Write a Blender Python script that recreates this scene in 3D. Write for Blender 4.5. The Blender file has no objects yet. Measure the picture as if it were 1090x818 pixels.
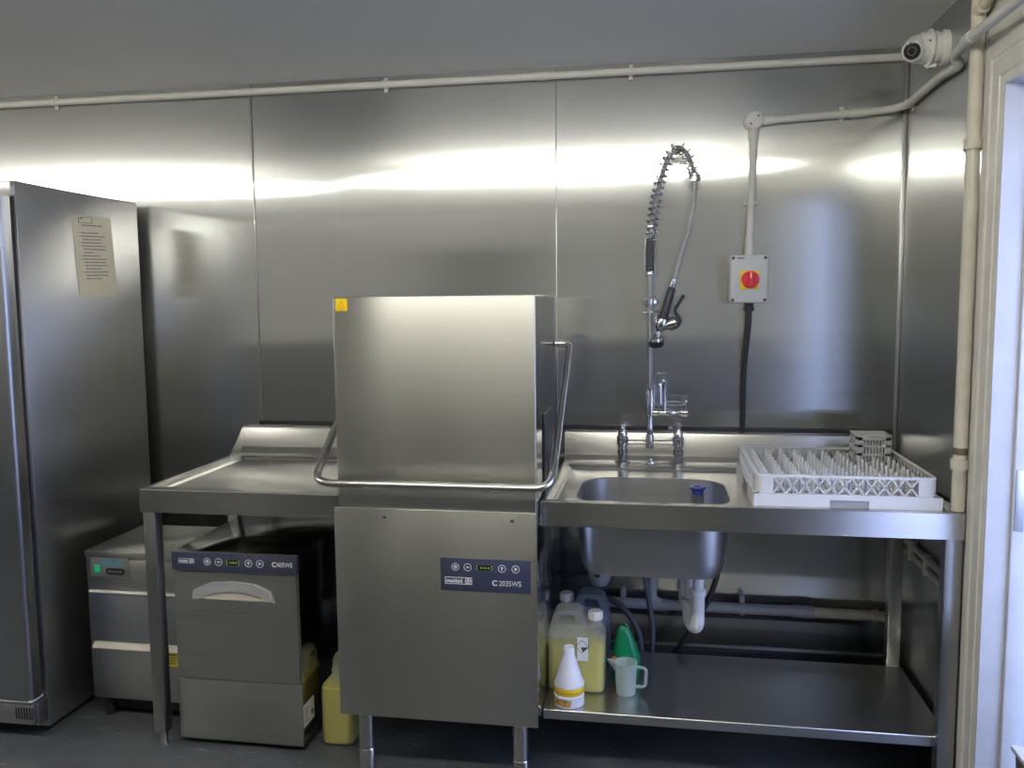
import bpy, bmesh, math, random
from mathutils import Vector, Matrix
random.seed(7)
S = bpy.context.scene
COL = S.collection
PI = math.pi

# ------------------------------------------------------------------ materials
def _mat(name):
    m = bpy.data.materials.new(name); m.use_nodes = True
    nt = m.node_tree
    return m, nt, nt.nodes['Principled BSDF']

def plain(name, col, rough=.5, metal=0.0, bump=0.0, bscale=200, var=0.0, vscale=6, spec=None, **kw):
    m, nt, b = _mat(name)
    b.inputs['Base Color'].default_value = (*col, 1)
    b.inputs['Roughness'].default_value = rough
    b.inputs['Metallic'].default_value = metal
    if spec is not None: b.inputs['Specular IOR Level'].default_value = spec
    for k, v in kw.items(): b.inputs[k.replace('_', ' ')].default_value = v
    tc = nt.nodes.new('ShaderNodeTexCoord')
    if bump:
        n = nt.nodes.new('ShaderNodeTexNoise'); n.inputs['Scale'].default_value = bscale
        nt.links.new(tc.outputs['Object'], n.inputs['Vector'])
        bp = nt.nodes.new('ShaderNodeBump'); bp.inputs['Strength'].default_value = bump; bp.inputs['Distance'].default_value = .002
        nt.links.new(n.outputs['Fac'], bp.inputs['Height']); nt.links.new(bp.outputs['Normal'], b.inputs['Normal'])
    if var:
        n = nt.nodes.new('ShaderNodeTexNoise'); n.inputs['Scale'].default_value = vscale; n.inputs['Detail'].default_value = 5
        nt.links.new(tc.outputs['Object'], n.inputs['Vector'])
        cr = nt.nodes.new('ShaderNodeValToRGB')
        cr.color_ramp.elements[0].position = .3; cr.color_ramp.elements[1].position = .7
        cr.color_ramp.elements[0].color = (*[c*(1-var) for c in col], 1)
        cr.color_ramp.elements[1].color = (*[min(1, c*(1+var)) for c in col], 1)
        nt.links.new(n.outputs['Fac'], cr.inputs['Fac']); nt.links.new(cr.outputs['Color'], b.inputs['Base Color'])
    return m

def steel(name, col=(.56, .56, .54), rough=.26, aniso=.85, tan=(.06, .03, 1), grain='h', rv=.05, smudge=.05):
    """brushed stainless; tan is the direction the highlight is stretched in (across the grain)"""
    m, nt, b = _mat(name)
    b.inputs['Metallic'].default_value = 1
    tc = nt.nodes.new('ShaderNodeTexCoord')
    mp = nt.nodes.new('ShaderNodeMapping')
    mp.inputs['Scale'].default_value = {'h': (6, 6, 900), 'v': (900, 900, 5), 'x': (6, 900, 900)}[grain]
    nt.links.new(tc.outputs['Object'], mp.inputs['Vector'])
    n = nt.nodes.new('ShaderNodeTexNoise'); n.inputs['Scale'].default_value = 1; n.inputs['Detail'].default_value = 3
    nt.links.new(mp.outputs['Vector'], n.inputs['Vector'])
    mr = nt.nodes.new('ShaderNodeMapRange')
    mr.inputs['From Min'].default_value = .25; mr.inputs['From Max'].default_value = .75
    mr.inputs['To Min'].default_value = rough-rv; mr.inputs['To Max'].default_value = rough+rv
    nt.links.new(n.outputs['Fac'], mr.inputs['Value'])
    # large soft wipe marks in the finish
    n2 = nt.nodes.new('ShaderNodeTexNoise'); n2.inputs['Scale'].default_value = 2.6; n2.inputs['Detail'].default_value = 4
    nt.links.new(tc.outputs['Object'], n2.inputs['Vector'])
    mx = nt.nodes.new('ShaderNodeMath'); mx.operation = 'MULTIPLY_ADD'; mx.inputs[1].default_value = smudge
    nt.links.new(n2.outputs['Fac'], mx.inputs[0]); nt.links.new(mr.outputs['Result'], mx.inputs[2])
    nt.links.new(mx.outputs[0], b.inputs['Roughness'])
    cr = nt.nodes.new('ShaderNodeValToRGB')
    cr.color_ramp.elements[0].position = .3; cr.color_ramp.elements[1].position = .7
    cr.color_ramp.elements[0].color = (*[c*.97 for c in col], 1); cr.color_ramp.elements[1].color = (*[c*1.03 for c in col], 1)
    nt.links.new(n.outputs['Fac'], cr.inputs['Fac']); nt.links.new(cr.outputs['Color'], b.inputs['Base Color'])
    b.inputs['Anisotropic'].default_value = aniso
    cx = nt.nodes.new('ShaderNodeCombineXYZ')
    for i in range(3): cx.inputs[i].default_value = tan[i]
    nt.links.new(cx.outputs[0], b.inputs['Tangent'])
    return m

def emit(name, col, strength):
    m, nt, b = _mat(name)
    b.inputs['Base Color'].default_value = (*col, 1)
    b.inputs['Emission Color'].default_value = (*col, 1)
    b.inputs['Emission Strength'].default_value = strength
    return m

def milky(name, col, clear, rough=.35):
    m, nt, b = _mat(name)
    b.inputs['Base Color'].default_value = (*col, 1); b.inputs['Roughness'].default_value = rough
    t = nt.nodes.new('ShaderNodeBsdfTransparent'); x = nt.nodes.new('ShaderNodeMixShader')
    tl = nt.nodes.new('ShaderNodeBsdfTranslucent'); tl.inputs['Color'].default_value = (*col, 1)
    x2 = nt.nodes.new('ShaderNodeMixShader'); x2.inputs[0].default_value = .45
    nt.links.new(b.outputs[0], x2.inputs[1]); nt.links.new(tl.outputs[0], x2.inputs[2])
    x.inputs[0].default_value = clear
    out = nt.nodes['Material Output']
    nt.links.new(x2.outputs[0], x.inputs[1]); nt.links.new(t.outputs[0], x.inputs[2]); nt.links.new(x.outputs[0], out.inputs['Surface'])
    return m

M = {}
M['wall_steel'] = None
def two_lobe(name, col, tan, r1=.140, r2=.29, mix=.22):
    m = bpy.data.materials.new(name); m.use_nodes = True; nt = m.node_tree
    nt.nodes.remove(nt.nodes['Principled BSDF'])
    cx = nt.nodes.new('ShaderNodeCombineXYZ')
    for i in range(3): cx.inputs[i].default_value = tan[i]
    tc = nt.nodes.new('ShaderNodeTexCoord'); mp = nt.nodes.new('ShaderNodeMapping'); mp.inputs['Scale'].default_value = (700, 700, 4)
    n = nt.nodes.new('ShaderNodeTexNoise'); n.inputs['Scale'].default_value = 1; n.inputs['Detail'].default_value = 3
    nt.links.new(tc.outputs['Object'], mp.inputs[0]); nt.links.new(mp.outputs[0], n.inputs['Vector'])
    cr = nt.nodes.new('ShaderNodeValToRGB'); e = cr.color_ramp.elements
    e[0].position = .3; e[1].position = .7; e[0].color = (*[c*.97 for c in col], 1); e[1].color = (*[c*1.03 for c in col], 1)
    nt.links.new(n.outputs['Fac'], cr.inputs['Fac'])
    g = []
    for r, d, a in ((r1, 'BECKMANN', -.69), (r2, 'GGX', -.62)):
        b = nt.nodes.new('ShaderNodeBsdfAnisotropic'); b.distribution = d
        b.inputs['Roughness'].default_value = r; b.inputs['Anisotropy'].default_value = a
        nt.links.new(cr.outputs[0], b.inputs['Color']); nt.links.new(cx.outputs[0], b.inputs['Tangent']); g.append(b)
    x = nt.nodes.new('ShaderNodeMixShader'); x.inputs[0].default_value = mix
    nt.links.new(g[0].outputs[0], x.inputs[1]); nt.links.new(g[1].outputs[0], x.inputs[2])
    nt.links.new(x.outputs[0], nt.nodes['Material Output'].inputs['Surface'])
    return m
M['side_wall_steel'] = two_lobe('brushed side wall cladding', (.55, .56, .55), (.04, 1, .02), .16, .30, .72)
M['wall_steel'] = two_lobe('brushed wall cladding', (.585, .595, .58), (1, .04, .02))
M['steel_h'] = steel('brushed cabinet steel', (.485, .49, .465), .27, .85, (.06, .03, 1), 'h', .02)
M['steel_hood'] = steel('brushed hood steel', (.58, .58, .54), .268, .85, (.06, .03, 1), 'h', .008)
M['steel_side'] = steel('polished side steel', (.46, .46, .45), .13, .3, (.06, .03, 1), 'h', .03, .03)
M['steel_fridge'] = steel('fridge side steel', (.48, .48, .48), .34, .6, (.06, 1, .06), 'v', .04, .1)
M['steel_door'] = steel('fridge door steel', (.46, .47, .49), .30, .7, (1, .06, .06), 'v', .04, .06)
M['steel_top'] = steel('worktop steel', (.60, .59, .56), .25, .6, (.03, 1, .06), 'x', .015, .02)
M['steel_apron'] = steel('worktop edge steel', (.60, .595, .57), .27, .7, (.06, .03, 1), 'h', .012)
M['steel_bowl'] = steel('sink bowl steel', (.50, .50, .50), .33, .2, (.06, .03, 1), 'h')
M['tube_steel'] = plain('satin tube steel', (.62, .61, .58), .22, 1)
M['leg_steel'] = steel('leg steel', (.45, .45, .44), .3, .4, (1, .1, .1), 'v')
M['chrome'] = plain('chrome', (.58, .58, .575), .13, 1)
M['spring'] = plain('spring steel', (.50, .50, .49), .16, 1)
M['chrome_dull'] = plain('braided hose steel', (.34, .34, .325), .35, 1, bump=.6, bscale=900)
M['trim_steel'] = plain('trim steel', (.42, .42, .41), .38, 1)
M['dark_gap'] = plain('dark rubber', (.02, .02, .022), .6)
M['black'] = plain('black plastic', (.018, .018, .02), .42)
M['black_steel'] = plain('blackened steel', (.03, .03, .032), .35, .6)
M['navy'] = plain('navy control panel film', (.045, .052, .095), .35)
M['white_print'] = plain('white print', (.82, .82, .82), .5)
M['dark_print'] = plain('dark print', (.06, .06, .06), .6)
M['grey_print'] = plain('grey print', (.16, .16, .15), .7)
M['blue_print'] = plain('blue print', (.05, .30, .42), .5)
M['led_green'] = emit('lit green led', (.40, .62, .08), .10)
M['led_switch'] = emit('lit green rocker switch', (.01, .38, .16), .12)
M['display'] = plain('dark display window', (.025, .035, .02), .2)
M['conduit'] = plain('painted conduit', (.60, .585, .53), .45, var=.06, vscale=9)
M['old_pipe'] = plain('cream painted pipe', (.62, .58, .47), .5, var=.10, vscale=14, bump=.2, bscale=60)
M['white_plastic'] = plain('white plastic', (.74, .73, .69), .4)
M['grey_plastic'] = plain('grey enclosure plastic', (.50, .52, .50), .45)
M['red'] = plain('red switch plastic', (.70, .03, .05), .35)
M['yellow'] = plain('yellow plastic', (.85, .60, .02), .45)
M['sticker_yellow'] = plain('yellow sticker', (.90, .62, .0), .5)
M['sticker_orange'] = plain('orange print', (.72, .38, .0), .5)
M['paper'] = plain('cream paper', (.78, .72, .54), .7)
M['label_white'] = plain('white label', (.80, .80, .78), .5)
M['rack'] = plain('pale grey rack plastic', (.62, .62, .60), .42)
M['peg'] = plain('rack peg plastic', (.56, .56, .53), .45)
M['basket'] = plain('grey basket plastic', (.42, .43, .42), .45)
M['blue_plastic'] = plain('dark blue plastic', (.03, .05, .20), .35)
M['frame_paint'] = plain('old cream gloss paint', (.68, .66, .60), .35, var=.07, vscale=12, bump=.25, bscale=40)
M['reveal_paint'] = plain('old white gloss paint', (.56, .57, .58), .35, var=.06, vscale=8, bump=.25, bscale=40)
M['cream_wall'] = plain('cream wall paint', (.58, .57, .51), .6, var=.05, vscale=4)
M['room_wall'] = plain('room wall paint', (.82, .82, .78), .6, var=.05, vscale=3)
M['ceiling'] = plain('satin grey ceiling panel', (.68, .68, .67), .38, var=.03, vscale=2)
M['can_shell'] = milky('milky can plastic', (.80, .79, .66), .67)
M['can_shell_clear'] = milky('pale blue grey can plastic', (.34, .40, .48), .35)
M['liquid'] = plain('yellow cleaning liquid', (.58, .52, .055), .3, Subsurface_Weight=.0)
M['jug_plastic'] = milky('frosted jug plastic', (.70, .78, .74), .45)
M['funnel'] = plain('white funnel plastic', (.80, .80, .84), .35)
M['green_bag'] = plain('glossy green plastic', (.0, .19, .075), .28, bump=.8, bscale=40)
M['orange_label'] = plain('orange label', (.65, .13, .03), .5)
M['hose_grey'] = plain('grey hose', (.09, .10, .12), .5)
M['waste_white'] = plain('white waste plastic', (.72, .72, .70), .35)
M['waste_grey'] = plain('grey waste pipe', (.40, .41, .42), .4)
M['dome_glass'] = plain('dark lens glass', (.03, .03, .03), .1)
M['concrete'] = plain('outside paving', (.35, .35, .36), .8, var=.1)
M['skirting'] = plain('dark coved skirting', (.03, .03, .036), .4)

def floor_mat():
    m, nt, b = _mat('grey safety vinyl')
    tc = nt.nodes.new('ShaderNodeTexCoord')
    n = nt.nodes.new('ShaderNodeTexNoise'); n.inputs['Scale'].default_value = 5; n.inputs['Detail'].default_value = 8; n.inputs['Roughness'].default_value = .7
    n2 = nt.nodes.new('ShaderNodeTexVoronoi'); n2.inputs['Scale'].default_value = 260
    nt.links.new(tc.outputs['Object'], n.inputs['Vector']); nt.links.new(tc.outputs['Object'], n2.inputs['Vector'])
    cr = nt.nodes.new('ShaderNodeValToRGB')
    e = cr.color_ramp.elements
    e[0].position = .3; e[0].color = (.048, .053, .058, 1); e[1].position = .72; e[1].color = (.105, .112, .118, 1)
    nt.links.new(n.outputs['Fac'], cr.inputs['Fac'])
    cr2 = nt.nodes.new('ShaderNodeValToRGB')
    f = cr2.color_ramp.elements; f[0].position = .05; f[0].color = (.30, .31, .32, 1); f[1].position = .12; f[1].color = (0, 0, 0, 1)
    nt.links.new(n2.outputs['Distance'], cr2.inputs['Fac'])
    # scuff marks
    mp = nt.nodes.new('ShaderNodeMapping'); mp.inputs['Scale'].default_value = (9, 34, 1); mp.inputs['Rotation'].default_value = (0, 0, .5)
    nt.links.new(tc.outputs['Object'], mp.inputs['Vector'])
    n3 = nt.nodes.new('ShaderNodeTexNoise'); n3.inputs['Scale'].default_value = 1; n3.inputs['Detail'].default_value = 6
    nt.links.new(mp.outputs[0], n3.inputs['Vector'])
    cr3 = nt.nodes.new('ShaderNodeValToRGB'); g = cr3.color_ramp.elements
    g[0].position = .62; g[0].color = (0, 0, 0, 1); g[1].position = .78; g[1].color = (.16, .165, .17, 1)
    nt.links.new(n3.outputs['Fac'], cr3.inputs['Fac'])
    a1 = nt.nodes.new('ShaderNodeMix'); a1.data_type = 'RGBA'; a1.blend_type = 'ADD'; a1.inputs[0].default_value = .5
    nt.links.new(cr.outputs[0], a1.inputs[6]); nt.links.new(cr2.outputs[0], a1.inputs[7])
    a2 = nt.nodes.new('ShaderNodeMix'); a2.data_type = 'RGBA'; a2.blend_type = 'ADD'; a2.inputs[0].default_value = .8
    nt.links.new(a1.outputs[2], a2.inputs[6]); nt.links.new(cr3.outputs[0], a2.inputs[7])
    nt.links.new(a2.outputs[2], b.inputs['Base Color'])
    b.inputs['Roughness'].default_value = .45
    bp = nt.nodes.new('ShaderNodeBump'); bp.inputs['Strength'].default_value = .15; bp.inputs['Distance'].default_value = .001
    nt.links.new(n2.outputs['Distance'], bp.inputs['Height']); nt.links.new(bp.outputs[0], b.inputs['Normal'])
    return m
M['floor'] = floor_mat()

# ------------------------------------------------------------------ mesh helpers
def fillet(pts, r, n=6):
    pts = [Vector(p) for p in pts]; out = [pts[0]]
    for i in range(1, len(pts)-1):
        a, b, c = pts[i-1], pts[i], pts[i+1]
        u = (a-b); v = (c-b); rr = r[i-1] if isinstance(r, (list, tuple)) else r
        d = min(rr, u.length*.49, v.length*.49); u.normalize(); v.normalize()
        p0 = b+u*d; p2 = b+v*d
        for k in range(n+1):
            t = k/n; out.append(p0*(1-t)**2 + b*2*t*(1-t) + p2*t*t)
    out.append(pts[-1]); return out

def spline(pts, n=10):
    P = [Vector(p) for p in pts]; P = [P[0]*2-P[1]]+P+[P[-1]*2-P[-2]]; out = []
    for i in range(1, len(P)-2):
        for k in range(n):
            t = k/n; a, b, c, d = P[i-1:i+3]
            out.append(.5*((2*b)+(c-a)*t+(2*a-5*b+4*c-d)*t*t+(3*b-a-3*c+d)*t**3))
    out.append(P[-2]); return out

def rrect(x0, x1, y0, y1, z, r, n=5):
    out = []
    for cx, cy, a0 in ((x1-r, y1-r, 0), (x0+r, y1-r, PI/2), (x0+r, y0+r, PI), (x1-r, y0+r, 1.5*PI)):
        for k in range(n+1):
            a = a0+PI/2*k/n; out.append((cx+r*math.cos(a), cy+r*math.sin(a), z))
    return out

class MB:
    def __init__(s): s.b = bmesh.new()
    def box(s, x0, x1, y0, y1, z0, z1, bev=0.0, seg=2):
        m = Matrix.Translation(((x0+x1)/2, (y0+y1)/2, (z0+z1)/2)) @ Matrix.Diagonal((x1-x0, y1-y0, z1-z0, 1))
        r = bmesh.ops.create_cube(s.b, size=1, matrix=m)
        if bev:
            es = list({e for v in r['verts'] for e in v.link_edges})
            bmesh.ops.bevel(s.b, geom=es, offset=bev, segments=seg, affect='EDGES', profile=.5)
        return s
    def bar(s, a, b, w, d, up=(0, 0, 1)):
        """rectangular bar from a to b, w across, d along `up`"""
        a, b = Vector(a), Vector(b); t = (b-a); L = t.length; t.normalize()
        u = Vector(up); u = (u-t*u.dot(t)).normalized(); v = t.cross(u)
        m = Matrix((( *[t[0]*L, v[0]*w, u[0]*d], 0), (*[t[1]*L, v[1]*w, u[1]*d], 0), (*[t[2]*L, v[2]*w, u[2]*d], 0), (0, 0, 0, 1)))
        m.translation = (a+b)/2
        bmesh.ops.create_cube(s.b, size=1, matrix=m); return s
    def tube(s, pts, r, seg=12, cap=True, closed=False):
        P = [Vector(p) for p in pts]; rings = []; n = len(P); prev = None
        for i, p in enumerate(P):
            if closed: t = P[(i+1) % n]-P[i-1]
            else: t = P[min(i+1, n-1)]-P[max(i-1, 0)]
            if t.length < 1e-9: t = Vector((0, 0, 1))
            t.normalize()
            if prev is None:
                up = Vector((0, 0, 1)) if abs(t.z) < .9 else Vector((0, 1, 0))
            else: up = prev
            u = (up-t*up.dot(t))
            if u.length < 1e-6: u = t.orthogonal()
            u.normalize(); v = t.cross(u); prev = u
            rr = r[i] if isinstance(r, (list, tuple)) else r
            rings.append([s.b.verts.new(p+(u*math.cos(2*PI*k/seg)+v*math.sin(2*PI*k/seg))*rr) for k in range(seg)])
        for i in range(n if closed else n-1):
            A, B = rings[i], rings[(i+1) % n]
            for k in range(seg): s.b.faces.new((A[k], A[(k+1) % seg], B[(k+1) % seg], B[k]))
        if cap and not closed:
            s.b.faces.new(rings[0][::-1]); s.b.faces.new(rings[-1])
        return s
    def cyl(s, a, b, r, seg=20):
        return s.tube([a, b], r, seg)
    def lathe(s, prof, c, axis='Z', seg=28, cap0=True, cap1=True):
        """prof: (radius, distance along axis)"""
        ax = {'X': Vector((1, 0, 0)), 'Y': Vector((0, 1, 0)), 'Z': Vector((0, 0, 1))}[axis] if isinstance(axis, str) else Vector(axis).normalized()
        u = ax.orthogonal().normalized(); v = ax.cross(u); c = Vector(c); rings = []
        for r, h in prof:
            rings.append([s.b.verts.new(c+ax*h+(u*math.cos(2*PI*k/seg)+v*math.sin(2*PI*k/seg))*max(r, 1e-4)) for k in range(seg)])
        for A, B in zip(rings, rings[1:]):
            for k in range(seg): s.b.faces.new((A[k], A[(k+1) % seg], B[(k+1) % seg], B[k]))
        if cap0: s.b.faces.new(rings[0][::-1])
        if cap1: s.b.faces.new(rings[-1])
        return s
    def loops(s, L, cap0=False, cap1=False):
        R = [[s.b.verts.new(p) for p in l] for l in L]; n = len(R[0])
        for A, B in zip(R, R[1:]):
            for k in range(n): s.b.faces.new((A[k], A[(k+1) % n], B[(k+1) % n], B[k]))
        if cap0: s.b.faces.new(R[0][::-1])
        if cap1: s.b.faces.new(R[-1])
        return s
    def prism(s, poly, d):
        """closed polygon (3-D points) extruded by vector d"""
        A = [s.b.verts.new(p) for p in poly]; D = Vector(d); B = [s.b.verts.new(Vector(p)+D) for p in poly]; n = len(A)
        s.b.faces.new(A[::-1]); s.b.faces.new(B)
        for k in range(n): s.b.faces.new((A[k], A[(k+1) % n], B[(k+1) % n], B[k]))
        return s
    def ring(s, c, r0, r1, t, axis='Y', seg=24):
        """flat annulus"""
        return s.lathe([(r0, 0), (r1, 0), (r1, t), (r0, t), (r0, 0)], c, axis, seg, False, False)
    def ball(s, c, r, sx=1, sy=1, sz=1):
        bmesh.ops.create_uvsphere(s.b, u_segments=20, v_segments=12, radius=r,
            matrix=Matrix.Translation(c) @ Matrix.Diagonal((sx, sy, sz, 1))); return s
    def text(s, txt, size, loc, bold=0, thick=.0006, sx=1.0, align='LEFT'):
        """lettering standing in the X-Z plane, facing -Y"""
        cu = bpy.data.curves.new('t', 'FONT'); cu.body = txt; cu.size = size; cu.extrude = thick; cu.offset = bold; cu.align_x = align
        cu.resolution_u = 3
        o = bpy.data.objects.new('t', cu); COL.objects.link(o)
        me = bpy.data.meshes.new_from_object(o.evaluated_get(bpy.context.evaluated_depsgraph_get()))
        me.transform(Matrix.Translation(loc) @ Matrix.Rotation(PI/2, 4, 'X') @ Matrix.Diagonal((sx, 1, 1, 1)))
        s.b.from_mesh(me)
        bpy.data.objects.remove(o); bpy.data.curves.remove(cu); bpy.data.meshes.remove(me)
        return s

def link(name, mb, mat, off, angle=35):
    bm = mb.b
    bmesh.ops.translate(bm, verts=bm.verts, vec=-Vector(off))
    bmesh.ops.recalc_face_normals(bm, faces=bm.faces)
    me = bpy.data.meshes.new(name); bm.to_mesh(me); bm.free()
    me.polygons.foreach_set('use_smooth', [True]*len(me.polygons))
    me.set_sharp_from_angle(angle=math.radians(angle))
    me.materials.append(M[mat] if isinstance(mat, str) else mat)
    o = bpy.data.objects.new(name, me); COL.objects.link(o)
    return o

def wloc(o):
    v = Vector((0, 0, 0))
    while o: v += o.location; o = o.parent
    return v

def part(name, mb, mat, parent, label=None, angle=35):
    o = link(name, mb, mat, wloc(parent), angle); o.parent = parent
    if label: o['label'] = label
    return o

def thing(name, label, cat, loc, group=None):
    o = bpy.data.objects.new(name, None); o.empty_display_size = .05; COL.objects.link(o)
    o.location = loc; o['label'] = label; o['category'] = cat
    if group: o['group'] = group
    return o

def solo(name, mb, mat, label, cat, loc, group=None, angle=35):
    o = link(name, mb, mat, loc, angle); o.location = loc; o['label'] = label; o['category'] = cat
    if group: o['group'] = group
    return o

def struct(name, mb, mat, parent=None, label=None, angle=35):
    if parent: o = part(name, mb, mat, parent, None, angle)
    else: o = link(name, mb, mat, (0, 0, 0), angle)
    if not parent: o['kind'] = 'structure'
    if label: o['label'] = label
    return o

# ------------------------------------------------------------------ room shell
H = 2.384
YB = -5.2; XL = -6.2
T = .16                      # wall thickness
D0, D1, DH = -.872, -1.72, 2.052     # door opening in the right wall
struct('floor', MB().box(XL-.2, .9, YB-.2, .2, -.1, 0), 'floor')
struct('ceiling', MB().box(XL-.2, T, YB-.2, .2, H, H+.1), 'ceiling')
# back wall: cladding sheets, each very slightly bowed as thin sheets on battens are
S1, S2, SC = -2.489, -1.255, 0.0
def panel(mb, x0, x1, fn):
    nx, nz = 40, 4
    g = [[mb.b.verts.new((x0+(x1-x0)*i/nx, fn((x0+(x1-x0)*i/nx))*(z-1.2), z)) for i in range(nx+1)]
         for z in [H*j/nz for j in range(nz+1)]]
    for j in range(nz):
        for i in range(nx): mb.b.faces.new((g[j][i], g[j][i+1], g[j+1][i+1], g[j+1][i]))
    b = [[mb.b.verts.new((x0+(x1-x0)*i/nx, .1, z)) for i in (0, nx)] for z in (0, H)]
    mb.b.faces.new((b[0][0], b[1][0], b[1][1], b[0][1]))
def sm(a, b, x):
    t = max(0, min(1, (x-a)/(b-a))); return t*t*(3-2*t)
wb = MB()
panel(wb, XL, S1-.001, lambda x: -.0022*(1-sm(-3.3, -2.95, x))+.0035*sm(-3.05, S1, x))
panel(wb, S1+.001, S2-.001, lambda x: .0028*(1-sm(S1, -2.0, x))-.0012*sm(-1.9, -1.4, x)+.0004)
panel(wb, S2+.001, SC+.02, lambda x: .0012-.0030*sm(-1.1, -.45, x)+.0012*sm(-.5, 0, x))
struct('wall_back', wb, 'wall_steel')
tr = MB().box(S1-.0025, S1+.0025, -.003, 0, .98, H, .001); struct('trim_1', tr, 'trim_steel')
tr = MB().box(S2-.002, S2+.002, -.003, 0, .16, H, .001); struct('trim_2', tr, 'trim_steel')
tr = MB().box(-.014, 0, -.014, 0, .16, H, .004); struct('trim_3', tr, 'trim_steel')
# thin dark strip along the wall above the two worktops
tr = MB().box(-2.50, -.015, -.008, 0, 1.004, 1.022, .002); struct('trim_4', tr, 'dark_gap')
tr = MB().box(-1.25, -.015, -.010, 0, .150, .160, .002); struct('trim_5', tr, 'trim_steel')
struct('baseboard_back', MB().box(XL, -.015, -.016, 0, 0, .150, .004), 'skirting')
# right wall with the doorway, then painted wall beyond the cladding
YE = -.735
wr = MB()
wr.box(0, T, YE, .1, 0, H)
struct('wall_right', wr, 'side_wall_steel')
wr = MB()
wr.box(0, T, D0, YE, 0, H); wr.box(0, T, D1, D0, DH, H); wr.box(0, T, YB-.2, D1, 0, H)
struct('wall_right_painted', wr, 'cream_wall')
struct('trim_6', MB().box(-.004, 0, YE-.006, YE+.012, 2.12, H, .001), 'trim_steel')
struct('baseboard_right', MB().box(-.012, 0, -.79, -.016, 0, .12, .003), 'skirting')
struct('wall_left', MB().box(XL-.2, XL, YB-.2, .1, 0, H), 'room_wall')
struct('wall_front', MB().box(XL-.2, T, YB-.2, YB, 0, H), 'room_wall')
# unseen dark door, added for its streak in the hood's reflection
M['added_door_paint'] = plain('added dark green door paint', (.10, .115, .085), .45)
dmb = MB().box(-3.02, -2.28, YB+.02, YB+.05, 0, 2.02, .004)
for zz in ((.12, .95), (1.08, 1.9)):
    for xx in ((-2.94, -2.69), (-2.61, -2.36)): dmb.box(xx[0], xx[1], YB+.045, YB+.058, zz[0], zz[1], .006)
d1 = struct('added_door', dmb, 'added_door_paint')
part('door_handle', MB().tube(fillet([(-2.36, YB+.05, 1.0), (-2.36, YB+.10, 1.0), (-2.46, YB+.10, 1.0)], .02), .009), 'trim_steel', d1)
fmb = MB().box(-3.10, -3.02, YB, YB+.06, 0, 2.10, .006).box(-2.28, -2.20, YB, YB+.06, 0, 2.10, .006).box(-3.02, -2.28, YB, YB+.06, 2.02, 2.10, .006)
struct('trim_12', fmb, 'frame_paint')
# unseen dark dado round the room, added to dim reflections in the steel
M['added_dado'] = plain('dark grey dado paint', (.26, .26, .26), .45, var=.08, vscale=3)
struct('trim_9', MB().box(XL, -3.10, YB, YB+.02, 0, 1.12, .004).box(-2.20, 0, YB, YB+.02, 0, 1.12, .004), 'added_dado')
struct('trim_10', MB().box(XL, XL+.02, YB+.02, -.8, 0, 1.12, .004), 'added_dado')
struct('trim_11', MB().box(-.02, 0, YB+.02, D1-.14, 0, 1.12, .004), 'added_dado')
# door frame: moulded architrave (mitred) + lining with a rebate
def arch_profile(t):       # t = distance outwards from the opening edge -> (t, projection)
    return [(0, .002), (.005, .004), (.018, .005), (.022, .0085), (.060, .0085), (.064, .0055), (.072, .0055), (.078, .010), (.108, .0105), (.118, .006), (.126, .006), (.130, .0)]
ap = arch_profile(0)
ar = MB(); L = []
for (t, h) in [(0, 0)]+ap:
    L.append([(-h, D0+.0+t, 0.0), (-h, D0+t, DH+t), (-h, D1-t, DH+t), (-h, D1-t, 0.0)])
R = [[ar.b.verts.new(p) for p in l] for l in L]
for A, B in zip(R, R[1:]):
    for k in range(3): ar.b.faces.new((A[k], A[k+1], B[k+1], B[k]))
for k in (0, 3): ar.b.faces.new([r[k] for r in R])
struct('trim_7', ar, 'frame_paint', angle=25)
rv = MB()
rv.box(-.002, T+.06, D0-.006, D0+.02, 0, DH+.002, .002)        # jamb lining nearest the back wall
rv.box(-.002, T+.06, D1-.02, D1+.006, 0, DH+.002, .002)
rv.box(-.002, T+.06, D1, D0, DH-.006, DH+.02, .002)
rv.box(.058, .11, D0-.020, D0-.006, 0, DH-.006, .003)       # door stop
rv.box(.058, .11, D1+.006, D1+.020, 0, DH-.006, .003)
rv.box(.058, .11, D1+.02, D0-.02, DH-.020, DH-.006, .003)
lin = struct('trim_8', rv, 'reveal_paint')
part('strike_plate', MB().box(.062, .085, D0-.0225, D0-.019, .885, 1.05, .0005), 'trim_steel', lin, 'steel strike plate')
# outside seen through the doorway
struct('ground', MB().box(.9, 8, -6, 3, -.14, -.02), 'concrete')

# ------------------------------------------------------------------ camera
f, yaw, pitch, roll = 903.33, .1671, .0971, -.0096
fw = Vector((-math.sin(yaw)*math.cos(pitch), math.cos(yaw)*math.cos(pitch), -math.sin(pitch)))
rt = Vector((math.cos(yaw), math.sin(yaw), 0)); up = rt.cross(fw)
r2 = rt*math.cos(roll)+up*math.sin(roll); u2 = -rt*math.sin(roll)+up*math.cos(roll)
cam = bpy.data.objects.new('camera', bpy.data.cameras.new('camera')); COL.objects.link(cam)
cm = Matrix((r2, u2, -fw)).transposed().to_4x4(); cm.translation = (-.8796, -3.283, 1.5051)
cam.matrix_world = cm
cam.data.sensor_width = 36; cam.data.sensor_fit = 'HORIZONTAL'; cam.data.lens = f/1090*36; cam.data.clip_start = .05
S.camera = cam

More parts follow.
